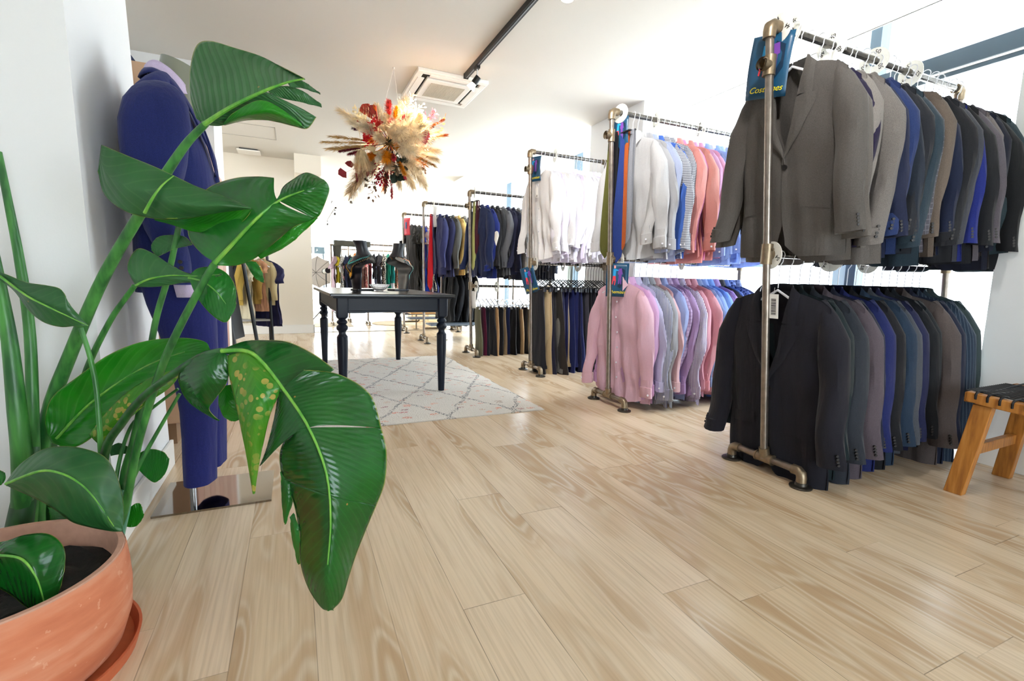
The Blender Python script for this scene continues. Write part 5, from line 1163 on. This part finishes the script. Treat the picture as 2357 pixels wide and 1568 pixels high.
b = MB(); path = [side_ring(352, 430, 212, 2.21, .072, 24), side_ring(345, 444, 240, 2.21, .078, 24), side_ring(345, 456, 280, 2.21, .055, 24), side_ring(345, 460, 320, 2.21, .03, 24)]
b.ring_loft(path, False); mbuild(b, 'shirt_front', M_lil, SHT)
b = MB(); R_ = [side_ring(398, 443, 640, 1.985, .040, 20), side_ring(404, 446, 662, 1.985, .040, 20), side_ring(410, 449, 684, 1.985, .040, 20)]; b.ring_loft(R_, False); mbuild(b, 'cuff', M_lil, SHT).modifiers.new('s', 'SOLIDIFY').thickness = .003
TRO = thing('trousers', 'navy suit trousers worn by the mannequin above the steel base', 'trousers', (-.39, 2.2, .06))
for Y0, sh_, bot in ((2.11, 0, 1104), (2.30, 0, 1064)):
    R_ = []
    dd = 22 if Y0 > 2.2 else 0
    for y_, l, r, hw in ((640, 318, 496, .085), (700, 338, 497, .090), (760, 364, 500, .088), (820, 388, 502, .084), (880, 402, 503, .078), (940, 414, 500, .074), (1000, 420, 498, .074), (1055, 423, 498, .078), (bot, 427, 498, .082)):
        if Y0 > 2.2: y_ = 630 + (y_ - 640) * (1064 - 630) / (1104 - 640) if y_ != bot else 1064
        rg = side_ring(l + dd, r + dd, y_, Y0, hw, 26, 2.2)
        R_.append([(x + .005 * math.sin(yv * 60 + z * 2) * (1 - z), yv + .006 * math.sin(x * 70) * (1 - z), z) for x, yv, z in rg])
    R_.append([tuple(Vector(q) * .9 + Vector((sum(p[0] for p in R_[-1]) / 26, Y0, R_[-1][0][2])) * .1 + Vector((0, 0, .03))) for q in R_[-1]])
    b = MB(); b.ring_loft(R_, True); mbuild(b, 'trouser_leg', M_trou, TRO)
# ============================================================= potted strelitzia in the foreground
PC = Vector((-.622, 1.328, 0)); PRAD = .2416
PL = thing('potted_plant', 'large broad-leaved green plant in a terracotta pot at the lower left', 'potted plant', PC)
s = NT('terracotta'); tc = s.n('ShaderNodeTexCoord').outputs['Object']
n1 = s.n('ShaderNodeTexNoise', {'Vector': s.n('ShaderNodeMapping', {'Vector': tc, 'Scale': (3, 3, 14)}).outputs[0], 'Scale': 1.6, 'Detail': 4}).outputs[0]
n2 = s.n('ShaderNodeTexNoise', {'Vector': tc, 'Scale': 45, 'Detail': 3}).outputs[0]
c = s.ramp(n1, [(.3, lin('C06A48')), (.5, lin('D07E5A')), (.72, lin('DC9A7A'))]); c = s.mix(s.math('MULTIPLY', s.math('GREATER_THAN', n2, .66), .35), c, lin('E8B79A'))
s.base(c, .8); s.bump(n1, .25, .01); M_terra = s.m; M_rim = plain('terracotta_rim', 'C99A84', .8, noise=.08)
def pbuild(b, nm, m, par=None, **k):
    b.v = [tuple(Vector(v) - PC) for v in b.v]; return b.build(nm, m, par or PL, **k)
b = MB(); b.lathe([(.0, .012), (PRAD * .86, .012), (PRAD * .93, .03), (PRAD * 1.005, .09), (PRAD * 1.02, .15), (PRAD * 1.01, .20), (PRAD * .995, .238), (PRAD * .985, .247)], 64, PC, 'start'); pbuild(b, 'pot', M_terra)
b = MB(); b.lathe([(PRAD * .985, .244), (PRAD * .975, .250), (PRAD * .93, .250), (PRAD * .915, .244), (PRAD * .90, .12)], 64, PC, False); pbuild(b, 'pot_rim', M_rim)
b = MB(); b.lathe([(.0, .0), (PRAD * 1.03, .0), (PRAD * 1.07, .034), (PRAD * 1.045, .034), (PRAD * 1.0, .010), (0, .010)], 64, PC, True); pbuild(b, 'saucer', plain('saucer_clay', 'C4663F', .7, noise=.06))
b = MB(); b.grid(40, 8, lambda u, v: (PC.x + PRAD * .91 * v * math.cos(2 * PI * u), PC.y + PRAD * .91 * v * math.sin(2 * PI * u), .19 + .008 * math.sin(u * 40 + v * 9) + .01 * math.sin(v * 23)), closeu=True); pbuild(b, 'soil', plain('potting_soil', '17110D', .95, noise=.5, nscale=60, bump=.8))

def leaf_mat(name, c1, c2, vein, rough=.28, tl=.22, nv=13., ang=1.1, margin='9AA24A', spots=0., ls=.2, bs=.16):
    s = NT(name); uv = s.n('ShaderNodeUVMap', uv_map='UVMap').outputs[0]; q = s.n('ShaderNodeSeparateXYZ', {0: uv}).outputs; u, v = q[0], q[1]
    au = s.math('ABSOLUTE', s.math('SUBTRACT', s.math('MULTIPLY', u, 2.), 1.))
    tc = s.n('ShaderNodeTexCoord').outputs['Object']
    wob = s.math('MULTIPLY', s.n('ShaderNodeTexNoise', {'Vector': tc, 'Scale': 14, 'Detail': 2}).outputs[0], .4)
    ph = s.math('ADD', s.math('MULTIPLY', s.math('SUBTRACT', v, s.math('MULTIPLY', au, ang * .28)), nv), wob)
    tri = s.math('ABSOLUTE', s.math('SUBTRACT', s.math('FRACT', ph), .5))
    line = s.n('ShaderNodeMapRange', {0: tri, 1: .0, 2: .13, 3: 1., 4: 0.}).outputs[0]
    fine = s.math('ABSOLUTE', s.math('SINE', s.math('MULTIPLY', ph, 19.)))
    nz = s.n('ShaderNodeTexNoise', {'Vector': tc, 'Scale': 7, 'Detail': 3}).outputs[0]
    c = s.ramp(nz, [(.3, lin(c1)), (.7, lin(c2))]); c = s.mix(s.math('MULTIPLY', line, ls), c, lin(vein)); c = s.mix(s.math('MULTIPLY', fine, .04), c, lin(c2))
    edge = s.math('MULTIPLY', s.math('GREATER_THAN', au, .975), .8); c = s.mix(edge, c, lin(margin))
    if spots:
        sp = s.n('ShaderNodeTexVoronoi', {'Vector': tc, 'Scale': 55}).outputs[0]; zone = s.n('ShaderNodeMapRange', {0: s.n('ShaderNodeTexNoise', {'Vector': tc, 'Scale': 9}).outputs[0], 1: .45, 2: .6}).outputs[0]
        c = s.mix(s.math('MULTIPLY', s.math('MULTIPLY', s.math('LESS_THAN', sp, .42), zone), spots), c, lin('C9B25A'))
    else:
        sp = s.n('ShaderNodeTexVoronoi', {'Vector': tc, 'Scale': 16}).outputs[0]; c = s.mix(s.math('MULTIPLY', s.math('LESS_THAN', sp, .045), .7), c, lin('B98A4A'))
    s.base(c, rough); s.b.inputs['Specular IOR Level'].default_value = .5
    s.bump(s.math('ADD', s.math('MULTIPLY', tri, 1.2), s.math('MULTIPLY', fine, .02)), bs, .006)
    tr = s.n('ShaderNodeBsdfTranslucent', {'Color': s.mix(.5, c, lin('6CC030'))}).outputs[0]; mx = s.n('ShaderNodeMixShader', {0: tl, 1: s.b.outputs[0], 2: tr}).outputs[0]; s.link(mx, s.out.inputs[0]); return s.m
ML = {'dark': leaf_mat('leaf_dark_glossy', '0A4A16', '14661C', '2E8A34', .2, .14), 'mid': leaf_mat('leaf_mid_green', '145E1C', '248026', '1A6A26', .27, .2), 'bright': leaf_mat('leaf_bright_green', '1A7A18', '2F9A22', '6CC050', .22, .28),
      'under': leaf_mat('leaf_underside', '2A5E32', '3A7440', '1A4622', .34, .12, nv=19., ls=.55, bs=.4), 'spot': leaf_mat('leaf_yellowing', '2E8A22', '66A02C', '8AB040', .3, .3, spots=.9), 'flat': leaf_mat('leaf_matt', '1F5528', '2F6A36', '5E8E50', .36, .12, nv=9.)}
M_stem = {}
for k, c1, c2 in (('green', '1E5A26', '4C9440'), ('light', '4A9A34', '86BE4A'), ('blue', '3A7A5E', '7FB49A'), ('dark', '16401C', '2C6A2E')):
    s = NT('stem_' + k); tc = s.n('ShaderNodeTexCoord').outputs['Object']; nz = s.n('ShaderNodeTexNoise', {'Vector': s.n('ShaderNodeMapping', {'Vector': tc, 'Scale': (30, 30, 4)}).outputs[0], 'Scale': 1.4, 'Detail': 3}).outputs[0]
    s.base(s.ramp(nz, [(.35, lin(c1)), (.7, lin(c2))]), .38); M_stem[k] = s.m
def leafmesh(patches, mat, name='leaf', midrib=None, nu=17, nvv=40, ribr=.004, ribmat='light', wave=.003, ur=None):
    """patches: list of station lists; each station lists points (px, py, depth) from one edge across the midrib to the other"""
    V = []; Fc = []; UV = []
    for pi_, st in enumerate(patches):
        u0, u1 = (ur[pi_] if ur else (0., 1.))
        st3 = [[aD(*p) for p in row] for row in st]; k = len(st3[0]); rows = []
        cols = [spline([r[i] for r in st3], nvv) for i in range(k)]
        for j in range(nvv): rows.append(spline([cols[i][j] for i in range(k)], nu) if k > 1 else cols)
        o = len(V)
        for j, r in enumerate(rows):
            for i, p in enumerate(r):
                e = abs(2 * i / (nu - 1) - 1); w_ = wave * e * e * math.sin(j * .55 + i * .2 + len(patches)) + wave * .5 * math.sin(j * 1.9) * e
                d = (p - CAM).normalized(); V.append(p + d * w_ - PC); UV.append((u0 + (u1 - u0) * i / (nu - 1), j / (nvv - 1)))
        for j in range(nvv - 1):
            for i in range(nu - 1): a = o + j * nu + i; Fc.append((a, a + 1, a + nu + 1, a + nu))
    m = bpy.data.meshes.new(name); m.from_pydata([tuple(v) for v in V], [], Fc); uvl = m.uv_layers.new(name='UVMap')
    for lp in m.loops: uvl.data[lp.index].uv = UV[lp.vertex_index]
    m.polygons.foreach_set('use_smooth', [True] * len(m.polygons)); m.materials.append(ML[mat]); o = link(name, m, PL); o.modifiers.new('thickness', 'SOLIDIFY').thickness = .0012
    if midrib:
        pts = spline([aD(x, y, d - .004) for x, y, d in midrib], 26); b = MB(); b.tube(pts, [ribr * (1 - .75 * k / 25) for k in range(26)], 8); b.v = [tuple(Vector(v) - PC) for v in b.v]; b.build('midrib', M_stem[ribmat], o)
    return o
def stem(pts, r0, r1, mat='green', name='stem'):
    p = spline([aD(*q) for q in pts], 30); b = MB(); b.tube(p, [r0 + (r1 - r0) * k / 29 for k in range(30)], 10); b.v = [tuple(Vector(v) - PC) for v in b.v]; return b.build(name, M_stem[mat], PL)

# stalks
stem([(60, 1330, 1.42), (75, 1100, 1.36), (75, 950, 1.33), (68, 760, 1.32), (45, 600, 1.31), (22, 480, 1.30), (-4, 350, 1.29)], .018, .008)
stem([(45, 1340, 1.36), (52, 1090, 1.28), (38, 930, 1.25), (24, 800, 1.24), (8, 700, 1.23), (-20, 560, 1.22)], .026, .011)
stem([(90, 1340, 1.44), (85, 1150, 1.40), (110, 960, 1.37), (160, 820, 1.35), (235, 645, 1.32), (318, 500, 1.29), (385, 395, 1.27), (430, 330, 1.26), (474, 284, 1.25)], .022, .0085)
stem([(280, 1150, 1.46), (285, 1090, 1.45), (308, 1010, 1.43), (334, 880, 1.41), (358, 740, 1.38), (386, 640, 1.36), (412, 520, 1.33)], .010, .0075)
stem([(255, 1290, 1.40), (292, 1150, 1.36), (318, 1020, 1.33), (367, 860, 1.29), (414, 752, 1.27), (474, 640, 1.24), (497, 603, 1.23)], .011, .0085)
stem([(150, 1290, 1.52), (160, 1050, 1.50), (190, 880, 1.48), (250, 745, 1.46), (310, 658, 1.44)], .011, .007, 'green')
stem([(240, 1250, 1.34), (232, 1040, 1.28), (223, 905, 1.27), (208, 825, 1.26), (186, 755, 1.25)], .007, .0055)
stem([(270, 1250, 1.42), (282, 1165, 1.42), (314, 1084, 1.42), (356, 1006, 1.43), (414, 906, 1.44)], .008, .0045)
stem([(225, 1240, 1.34), (240, 1050, 1.27), (280, 975, 1.22), (334, 910, 1.17), (416, 850, 1.13), (470, 818, 1.11), (512, 808, 1.10)], .011, .0075, 'dark')
stem([(262, 1250, 1.40), (268, 1100, 1.44), (300, 985, 1.45), (350, 940, 1.45), (410, 895, 1.45)], .006, .004)
for x0, x1, d in ((205, 237, 1.42), (232, 262, 1.40), (258, 285, 1.38)):
    stem([(x0, 1340, d), (x0 + 8, 1260, d), (x1, 1180, d), (x1 + 10, 1130, d)], .019, .012, 'blue', 'sheath')
stem([(20, 1390, 1.30), (40, 1240, 1.30), (60, 1120, 1.31), (70, 1030, 1.33)], .036, .02, 'dark', 'sheath')
stem([(110, 1330, 1.46), (118, 1160, 1.44), (112, 1000, 1.40)], .022, .018, 'dark', 'sheath')

# L1 top leaf
d0 = 1.25
leafmesh([[[(452, 272, d0), (462, 280, d0), (470, 286, d0)], [(438, 225, d0 + .03), (462, 250, d0), (495, 268, d0 - .01)], [(437, 160, d0 + .05), (485, 205, d0 + .01), (530, 247, d0 - .02)], [(452, 105, d0 + .06), (515, 165, d0 + .02), (570, 226, d0 - .03)],
           [(483, 94, d0 + .06), (550, 150, d0 + .02), (610, 209, d0 - .03)], [(540, 110, d0 + .05), (592, 152, d0 + .02), (645, 195, d0 - .03)], [(600, 129, d0 + .03), (636, 157, d0 + .01), (672, 186, d0 - .03)], [(648, 154, d0 + .01), (672, 168, d0), (690, 182, d0 - .03)], [(700, 181, d0 - .03), (701, 182, d0 - .03), (702, 183, d0 - .03)]],
          [[(470, 286, d0), (472, 287, d0), (474, 288, d0)], [(500, 265, d0 - .01), (502, 278, d0 + .0), (506, 290, d0 + .02)], [(535, 246, d0 - .02), (540, 264, d0), (545, 281, d0 + .02)], [(572, 226, d0 - .03), (580, 250, d0), (590, 274, d0 + .03)], [(600, 214, d0 - .03), (620, 246, d0), (640, 282, d0 + .03)], [(612, 212, d0 - .03), (655, 246, d0), (680, 292, d0 + .04)], [(625, 216, d0 - .02), (680, 250, d0 + .01), (708, 296, d0 + .04)], [(640, 224, d0), (695, 250, d0 + .02), (728, 270, d0 + .04)]],
          [[(620, 206, d0 - .03), (622, 209, d0 - .03), (618, 212, d0 - .03)], [(652, 198, d0 - .02), (650, 212, d0 - .01), (648, 226, d0)], [(690, 206, d0), (690, 220, d0), (686, 234, d0 + .01)], [(718, 224, d0 + .02), (716, 232, d0 + .02), (712, 240, d0 + .02)], [(739, 240, d0 + .03), (740, 243, d0 + .03), (740, 247, d0 + .03)]],
          [[(662, 190, d0 - .03), (666, 196, d0 - .03), (670, 201, d0 - .03)], [(692, 186, d0 - .02), (692, 195, d0 - .01), (694, 203, d0)], [(712, 196, d0), (711, 202, d0), (712, 208, d0)], [(737, 215, d0 + .02), (737, 216, d0 + .02), (737, 217, d0 + .02)]]],
         'under', ur=[(0, .49), (.51, 1), (.53, .97), (.53, .97)], midrib=[(470, 286, d0), (530, 248, d0 - .02), (600, 213, d0 - .03), (660, 190, d0 - .03), (700, 182, d0 - .03)], ribr=.0065)
leafmesh([[[(512, 286, d0 + .01), (514, 288, d0 + .01), (518, 289, d0 + .02)], [(535, 262, d0 - .04), (552, 272, d0 - .03), (565, 278, d0 + .0)], [(580, 235, d0 - .06), (596, 258, d0 - .06), (612, 277, d0 - .01)], [(612, 232, d0 - .06), (636, 258, d0 - .06), (655, 283, d0 - .01)], [(650, 252, d0 - .04), (668, 272, d0 - .03), (682, 290, d0)], [(694, 284, d0), (695, 288, d0), (696, 291, d0)]]], 'bright', name='leaf_fold', wave=.002)
# L2 folded leaf on the left
d = 1.14
leafmesh([[[(233, 333, d), (229, 362, d), (226, 395, d)], [(262, 345, d), (246, 400, d - .01), (240, 448, d + .01)], [(300, 361, d), (285, 425, d - .02), (283, 484, d + .01)], [(350, 381, d), (340, 440, d - .02), (333, 500, d + .02)], [(400, 404, d), (392, 458, d - .02), (388, 506, d + .02)], [(450, 428, d + .01), (446, 472, d - .01), (440, 502, d + .03)], [(500, 446, d + .02), (504, 472, d), (500, 491, d + .03)], [(545, 464, d + .03), (550, 476, d + .02), (552, 484, d + .04)], [(579, 479, d + .04), (580, 480, d + .04), (580, 481, d + .04)]]],
         'flat', midrib=[(333, 490, d - .003), (352, 455, d - .022), (375, 425, d - .018), (400, 405, d)], ribr=.004)
leafmesh([[[(352, 502, d + .02), (354, 504, d + .03), (356, 507, d + .04)], [(400, 503, d + .02), (400, 512, d + .05), (402, 520, d + .07)], [(450, 498, d + .03), (448, 518, d + .08), (448, 534, d + .10)], [(503, 488, d + .03), (508, 512, d + .08), (508, 534, d + .09)], [(548, 481, d + .04), (552, 500, d + .06), (555, 512, d + .06)], [(579, 480, d + .04), (579, 482, d + .04), (579, 484, d + .04)]]], 'bright', name='leaf_fold')
# L3 notched leaf
d = 1.22
leafmesh([[[(488, 600, d), (494, 606, d), (502, 611, d)], [(460, 580, d + .02), (508, 590, d), (546, 611, d + .03)], [(433, 540, d + .04), (534, 562, d - .01), (592, 592, d + .04)], [(440, 480, d + .05), (562, 530, d - .02), (640, 552, d + .04)], [(478, 433, d + .05), (588, 506, d - .03), (668, 530, d + .03)], [(535, 411, d + .05), (612, 487, d - .03), (692, 522, d + .03)], [(590, 406, d + .04), (630, 473, d - .03), (712, 512, d + .03)], [(630, 409, d + .03), (641, 463, d - .02), (724, 503, d + .03)]],
          [[(641, 460, d - .02), (643, 463, d - .02), (724, 503, d + .03)], [(650, 432, d + .01), (664, 452, d - .02), (736, 496, d + .03)], [(672, 414, d + .03), (692, 441, d - .02), (748, 470, d + .03)], [(706, 397, d + .04), (722, 428, d - .01), (758, 440, d + .03)], [(746, 414, d + .03), (752, 420, d + .02), (756, 426, d + .03)]]],
         'mid', midrib=[(494, 606, d), (535, 562, d - .01), (588, 506, d - .03), (641, 463, d - .02), (700, 438, d - .02)], ribr=.006)
leafmesh([[[(592, 588, d + .02), (596, 592, d + .02), (600, 596, d + .02)], [(618, 570, d), (632, 574, d - .01), (640, 578, d + .0)], [(645, 548, d), (662, 552, d - .01), (672, 558, d)], [(675, 524, d), (684, 530, d), (694, 538, d)], [(730, 500, d + .02), (731, 501, d + .02), (732, 502, d + .02)]]], 'bright', name='leaf_fold', wave=.006)
# L4, L5, L6, L7
d = 1.34
leafmesh([[[(443, 562, d), (443, 563, d), (443, 564, d)], [(425, 545, d), (412, 560, d), (405, 572, d)], [(392, 541, d), (385, 560, d), (378, 584, d)], [(362, 547, d), (358, 568, d), (362, 590, d)], [(348, 566, d), (348, 570, d), (349, 576, d)]]], 'flat')
d = 1.28
leafmesh([[[(310, 655, d), (312, 657, d), (314, 660, d)], [(294, 622, d), (318, 648, d - .01), (350, 661, d)], [(298, 596, d + .02), (335, 640, d - .01), (385, 657, d + .01)], [(318, 572, d + .03), (355, 634, d), (415, 652, d + .01)], [(352, 583, d + .03), (395, 633, d), (445, 650, d)], [(395, 611, d + .02), (430, 632, d), (470, 643, d)], [(440, 632, d), (470, 635, d), (498, 637, d)], [(508, 630, d), (511, 631, d), (512, 633, d)]]], 'flat', midrib=[(312, 657, d), (345, 642, d - .01), (395, 634, d), (450, 636, d), (505, 632, d)], ribr=.003)
leafmesh([[[(432, 638, d), (434, 640, d), (436, 644, d)], [(455, 618, d + .01), (465, 645, d - .01), (452, 682, d)], [(492, 615, d + .01), (492, 665, d - .01), (476, 714, d)], [(523, 630, d + .01), (515, 685, d), (500, 735, d)], [(542, 662, d + .01), (532, 705, d), (520, 742, d)], [(543, 700, d), (540, 712, d), (534, 724, d)]]], 'mid', midrib=[(434, 640, d - .002), (466, 648, d - .01), (496, 670, d - .01), (520, 700, d)], ribr=.003)
leafmesh([[[(565, 604, 1.24), (577, 602, 1.24), (590, 603, 1.24)], [(578, 626, 1.24), (590, 624, 1.23), (602, 624, 1.24)], [(590, 643, 1.24), (599, 640, 1.24), (607, 640, 1.24)], [(605, 650, 1.24), (606, 651, 1.24), (608, 650, 1.24)]]], 'mid')
# L8 left pointed leaf
d = 1.16
leafmesh([[[(-10, 622, d), (-10, 632, d), (-10, 640, d)], [(20, 634, d), (25, 655, d), (30, 668, d + .01)], [(62, 650, d), (64, 685, d - .01), (66, 715, d + .01)], [(108, 657, d), (105, 700, d - .01), (100, 742, d + .01)], [(141, 667, d), (140, 712, d), (140, 753, d + .02)], [(163, 704, d + .01), (168, 730, d + .01), (172, 751, d + .02)], [(204, 749, d + .03), (204, 750, d + .03), (204, 751, d + .03)]]], 'flat', midrib=[(0, 636, d), (60, 680, d - .01), (110, 706, d - .01), (160, 730, d), (202, 750, d + .03)], ribr=.003)
# L9 large bright leaf behind
d = 1.34
leafmesh([[[(109, 1000, d), (112, 1007, d), (118, 1018, d)], [(104, 960, d), (150, 985, d + .02), (160, 1032, d)], [(122, 912, d), (190, 945, d + .03), (205, 1012, d)], [(176, 869, d), (245, 900, d + .03), (252, 965, d)], [(250, 817, d), (305, 860, d + .03), (320, 916, d)], [(326, 787, d), (365, 830, d + .02), (388, 864, d)], [(412, 778, d), (420, 810, d + .01), (445, 838, d)], [(470, 786, d), (468, 800, d), (470, 815, d)], [(483, 804, d), (483, 806, d), (482, 808, d)]]], 'bright', midrib=[(130, 1010, d + .01), (190, 945, d + .02), (245, 900, d + .02), (305, 860, d + .02), (365, 830, d + .01), (425, 810, d)], ribr=.004)
leafmesh([[[(205, 1000, d - .03), (215, 1012, d - .03), (232, 1028, d - .02)], [(240, 955, d - .03), (262, 966, d - .04), (275, 985, d - .02)], [(290, 905, d - .03), (318, 915, d - .04), (338, 930, d - .02)], [(350, 868, d - .02), (372, 882, d - .02), (388, 895, d - .01)], [(405, 850, d), (408, 856, d), (412, 866, d)]]], 'spot', name='leaf_fold')
# L10 drooping front leaf: lobes torn along the veins
d = 1.10
leafmesh([[[(507, 806, d), (510, 808, d), (514, 812, d)], [(560, 786, d + .02), (570, 806, d - .005), (560, 830, d)], [(600, 783, d + .05), (600, 828, d - .01), (590, 850, d)], [(662, 787, d + .07), (632, 862, d - .02), (625, 885, d)], [(722, 815, d + .07), (655, 900, d - .03), (650, 920, d - .01)], [(770, 850, d + .06), (668, 925, d - .035), (663, 938, d - .02)]],
          [[(700, 852, d - .02), (650, 893, d - .03), (640, 903, d - .02)], [(781, 862, d + .02), (668, 920, d - .045), (630, 965, d - .01)], [(852, 908, d + .04), (688, 950, d - .055), (612, 1035, d)], [(878, 985, d + .045), (706, 985, d - .066), (597, 1073, d)]],
          [[(878, 985, d + .045), (706, 985, d - .066), (662, 1004, d - .02)], [(890, 1040, d + .04), (728, 1030, d - .075), (650, 1022, d - .02)], [(886, 1110, d + .03), (748, 1085, d - .08), (643, 1052, d - .01)], [(866, 1165, d + .02), (757, 1140, d - .085), (648, 1102, d)]],
          [[(866, 1165, d + .02), (757, 1140, d - .085), (656, 1106, d)], [(846, 1212, d + .01), (761, 1195, d - .085), (676, 1160, d - .01)], [(822, 1272, d), (760, 1250, d - .085), (688, 1225, d - .02)], [(806, 1320, d - .02), (754, 1305, d - .085), (690, 1290, d - .03)], [(788, 1378, d - .03), (752, 1350, d - .08), (708, 1352, d - .04)], [(768, 1402, d - .04), (756, 1390, d - .06), (738, 1398, d - .05)], [(768, 1404, d - .05), (764, 1405, d - .05), (755, 1406, d - .05)]]],
         'dark', midrib=[(510, 808, d), (565, 808, d - .005), (600, 830, d - .01), (650, 893, d - .03), (708, 980, d - .065), (750, 1085, d - .082), (761, 1195, d - .087), (754, 1300, d - .087)], ribr=.0052)
leafmesh([[[(524, 818, d), (560, 812, d - .01), (590, 826, d - .01)], [(528, 865, d - .01), (580, 850, d - .03), (634, 866, d - .02)], [(540, 915, d - .02), (590, 905, d - .05), (646, 895, d - .03)], [(552, 970, d - .02), (585, 965, d - .05), (622, 955, d - .03)], [(566, 1040, d - .02), (584, 1040, d - .03), (604, 1030, d - .02)], [(583, 1137, d - .01), (584, 1138, d - .01), (586, 1136, d - .01)]]], 'spot', name='torn_lobe')
leafmesh([[[(506, 802, d), (512, 808, d), (524, 818, d)], [(450, 822, d + .01), (480, 845, d - .02), (528, 855, d)], [(414, 856, d + .03), (465, 880, d - .02), (520, 885, d)], [(416, 892, d + .04), (460, 915, d), (498, 915, d + .01)], [(440, 930, d + .05), (468, 938, d + .03), (482, 942, d + .02)], [(500, 968, d + .04), (503, 969, d + .04), (505, 968, d + .04)]]], 'dark', name='torn_lobe')
d2 = 1.18
leafmesh([[[(505, 896, d2), (520, 888, d2), (535, 885, d2)], [(504, 930, d2), (525, 925, d2 - .01), (546, 920, d2)], [(516, 960, d2), (532, 958, d2), (553, 950, d2)], [(535, 970, d2), (542, 970, d2), (552, 966, d2)]]], 'bright', name='torn_lobe')
leafmesh([[[(646, 1086, d), (648, 1085, d), (652, 1086, d)], [(648, 1125, d), (660, 1118, d - .01), (675, 1112, d)], [(650, 1165, d), (662, 1160, d - .01), (674, 1152, d)], [(655, 1207, d), (656, 1208, d), (658, 1205, d)]], [[(668, 1190, d - .01), (672, 1185, d - .01), (676, 1180, d - .01)], [(672, 1235, d - .01), (680, 1230, d - .02), (690, 1225, d - .02)], [(686, 1300, d - .02), (688, 1300, d - .02), (691, 1298, d - .03)]]], 'mid', name='torn_lobe')
# L11, L12 lower left leaves
d = 1.10
leafmesh([[[(12, 1112, d), (13, 1115, d), (14, 1118, d)], [(45, 1070, d), (48, 1100, d - .02), (45, 1132, d)], [(95, 1036, d + .02), (90, 1085, d - .03), (85, 1150, d)], [(142, 1027, d + .03), (140, 1090, d - .04), (125, 1173, d)], [(195, 1033, d + .04), (182, 1112, d - .04), (165, 1202, d)], [(245, 1055, d + .04), (218, 1148, d - .04), (205, 1214, d)], [(274, 1110, d + .03), (243, 1185, d - .03), (240, 1221, d)], [(285, 1170, d + .02), (262, 1212, d - .01), (262, 1224, d)], [(282, 1222, d), (281, 1223, d), (280, 1224, d)]]], 'flat', midrib=[(14, 1114, d), (90, 1085, d - .03), (140, 1090, d - .04), (182, 1112, d - .04), (218, 1148, d - .04), (262, 1212, d - .01)], ribr=.0035)
d = 1.0
leafmesh([[[(-20, 1250, d), (-20, 1290, d), (-20, 1350, d)], [(15, 1245, d), (10, 1272, d - .02), (0, 1356, d)], [(58, 1231, d + .02), (45, 1285, d - .03), (30, 1374, d)], [(112, 1229, d + .03), (78, 1320, d - .03), (52, 1392, d)], [(146, 1258, d + .03), (96, 1365, d - .02), (70, 1404, d)], [(149, 1305, d + .02), (108, 1395, d - .01), (88, 1414, d)], [(136, 1362, d + .01), (112, 1415, d), (102, 1422, d)], [(112, 1422, d), (108, 1425, d), (105, 1426, d)]]], 'dark', midrib=[(-15, 1278, d - .02), (45, 1285, d - .032), (78, 1320, d - .032), (96, 1365, d - .022), (107, 1418, d)], ribr=.003)
d = 1.30
leafmesh([[[(110, 1168, d), (112, 1172, d), (114, 1180, d)], [(150, 1175, d), (145, 1205, d - .01), (120, 1225, d)], [(220, 1200, d), (185, 1240, d - .01), (145, 1262, d)], [(222, 1225, d), (190, 1258, d), (155, 1285, d)]]], 'mid')
d = 1.46
leafmesh([[[(316, 1045, d), (318, 1060, d), (316, 1078, d)], [(345, 1034, d), (345, 1068, d), (335, 1098, d)], [(375, 1040, d), (370, 1075, d), (357, 1111, d)], [(389, 1056, d), (386, 1075, d), (378, 1094, d)]]], 'mid')
leafmesh([[[(250, 1032, d), (252, 1040, d), (255, 1050, d)], [(275, 1020, d), (280, 1032, d), (285, 1045, d)], [(312, 1040, d), (314, 1044, d), (316, 1048, d)]]], 'flat')
d = 1.44
leafmesh([[[(288, 1198, d), (289, 1204, d), (288, 1212, d)], [(300, 1168, d), (306, 1188, d), (302, 1214, d)], [(321, 1159, d), (322, 1185, d), (316, 1210, d)], [(331, 1184, d), (330, 1188, d), (328, 1194, d)]]], 'bright')
d = 1.05
leafmesh([[[(-30, 1385, d), (-30, 1400, d), (-30, 1425, d)], [(0, 1392, d), (2, 1408, d), (0, 1432, d)], [(35, 1380, d), (36, 1405, d), (35, 1424, d)], [(62, 1396, d), (64, 1402, d), (64, 1410, d)]]], 'bright')
leafmesh([[[(-30, 1075, 1.2), (-30, 1100, 1.2), (-30, 1130, 1.2)], [(0, 1083, 1.2), (2, 1100, 1.2), (0, 1118, 1.2)], [(10, 1088, 1.2), (12, 1100, 1.2), (8, 1110, 1.2)]]], 'mid')
# hanging far blade at the very left edge top
# dry bits in the pot
M_dry = plain('dry_leaf', '9A6A3A', .8, noise=.25)
for pts, r in (([(196, 1235, 1.33), (188, 1260, 1.33), (172, 1290, 1.34), (160, 1330, 1.36)], .003), ([(262, 1296, 1.36), (235, 1306, 1.37), (205, 1335, 1.38), (180, 1345, 1.38)], .006), ([(158, 1352, 1.36), (172, 1345, 1.36), (178, 1338, 1.36)], .010)):
    stem_o = stem(pts, r, r * .5, 'green', 'dry_leaf'); stem_o.data.materials[0] = M_dry
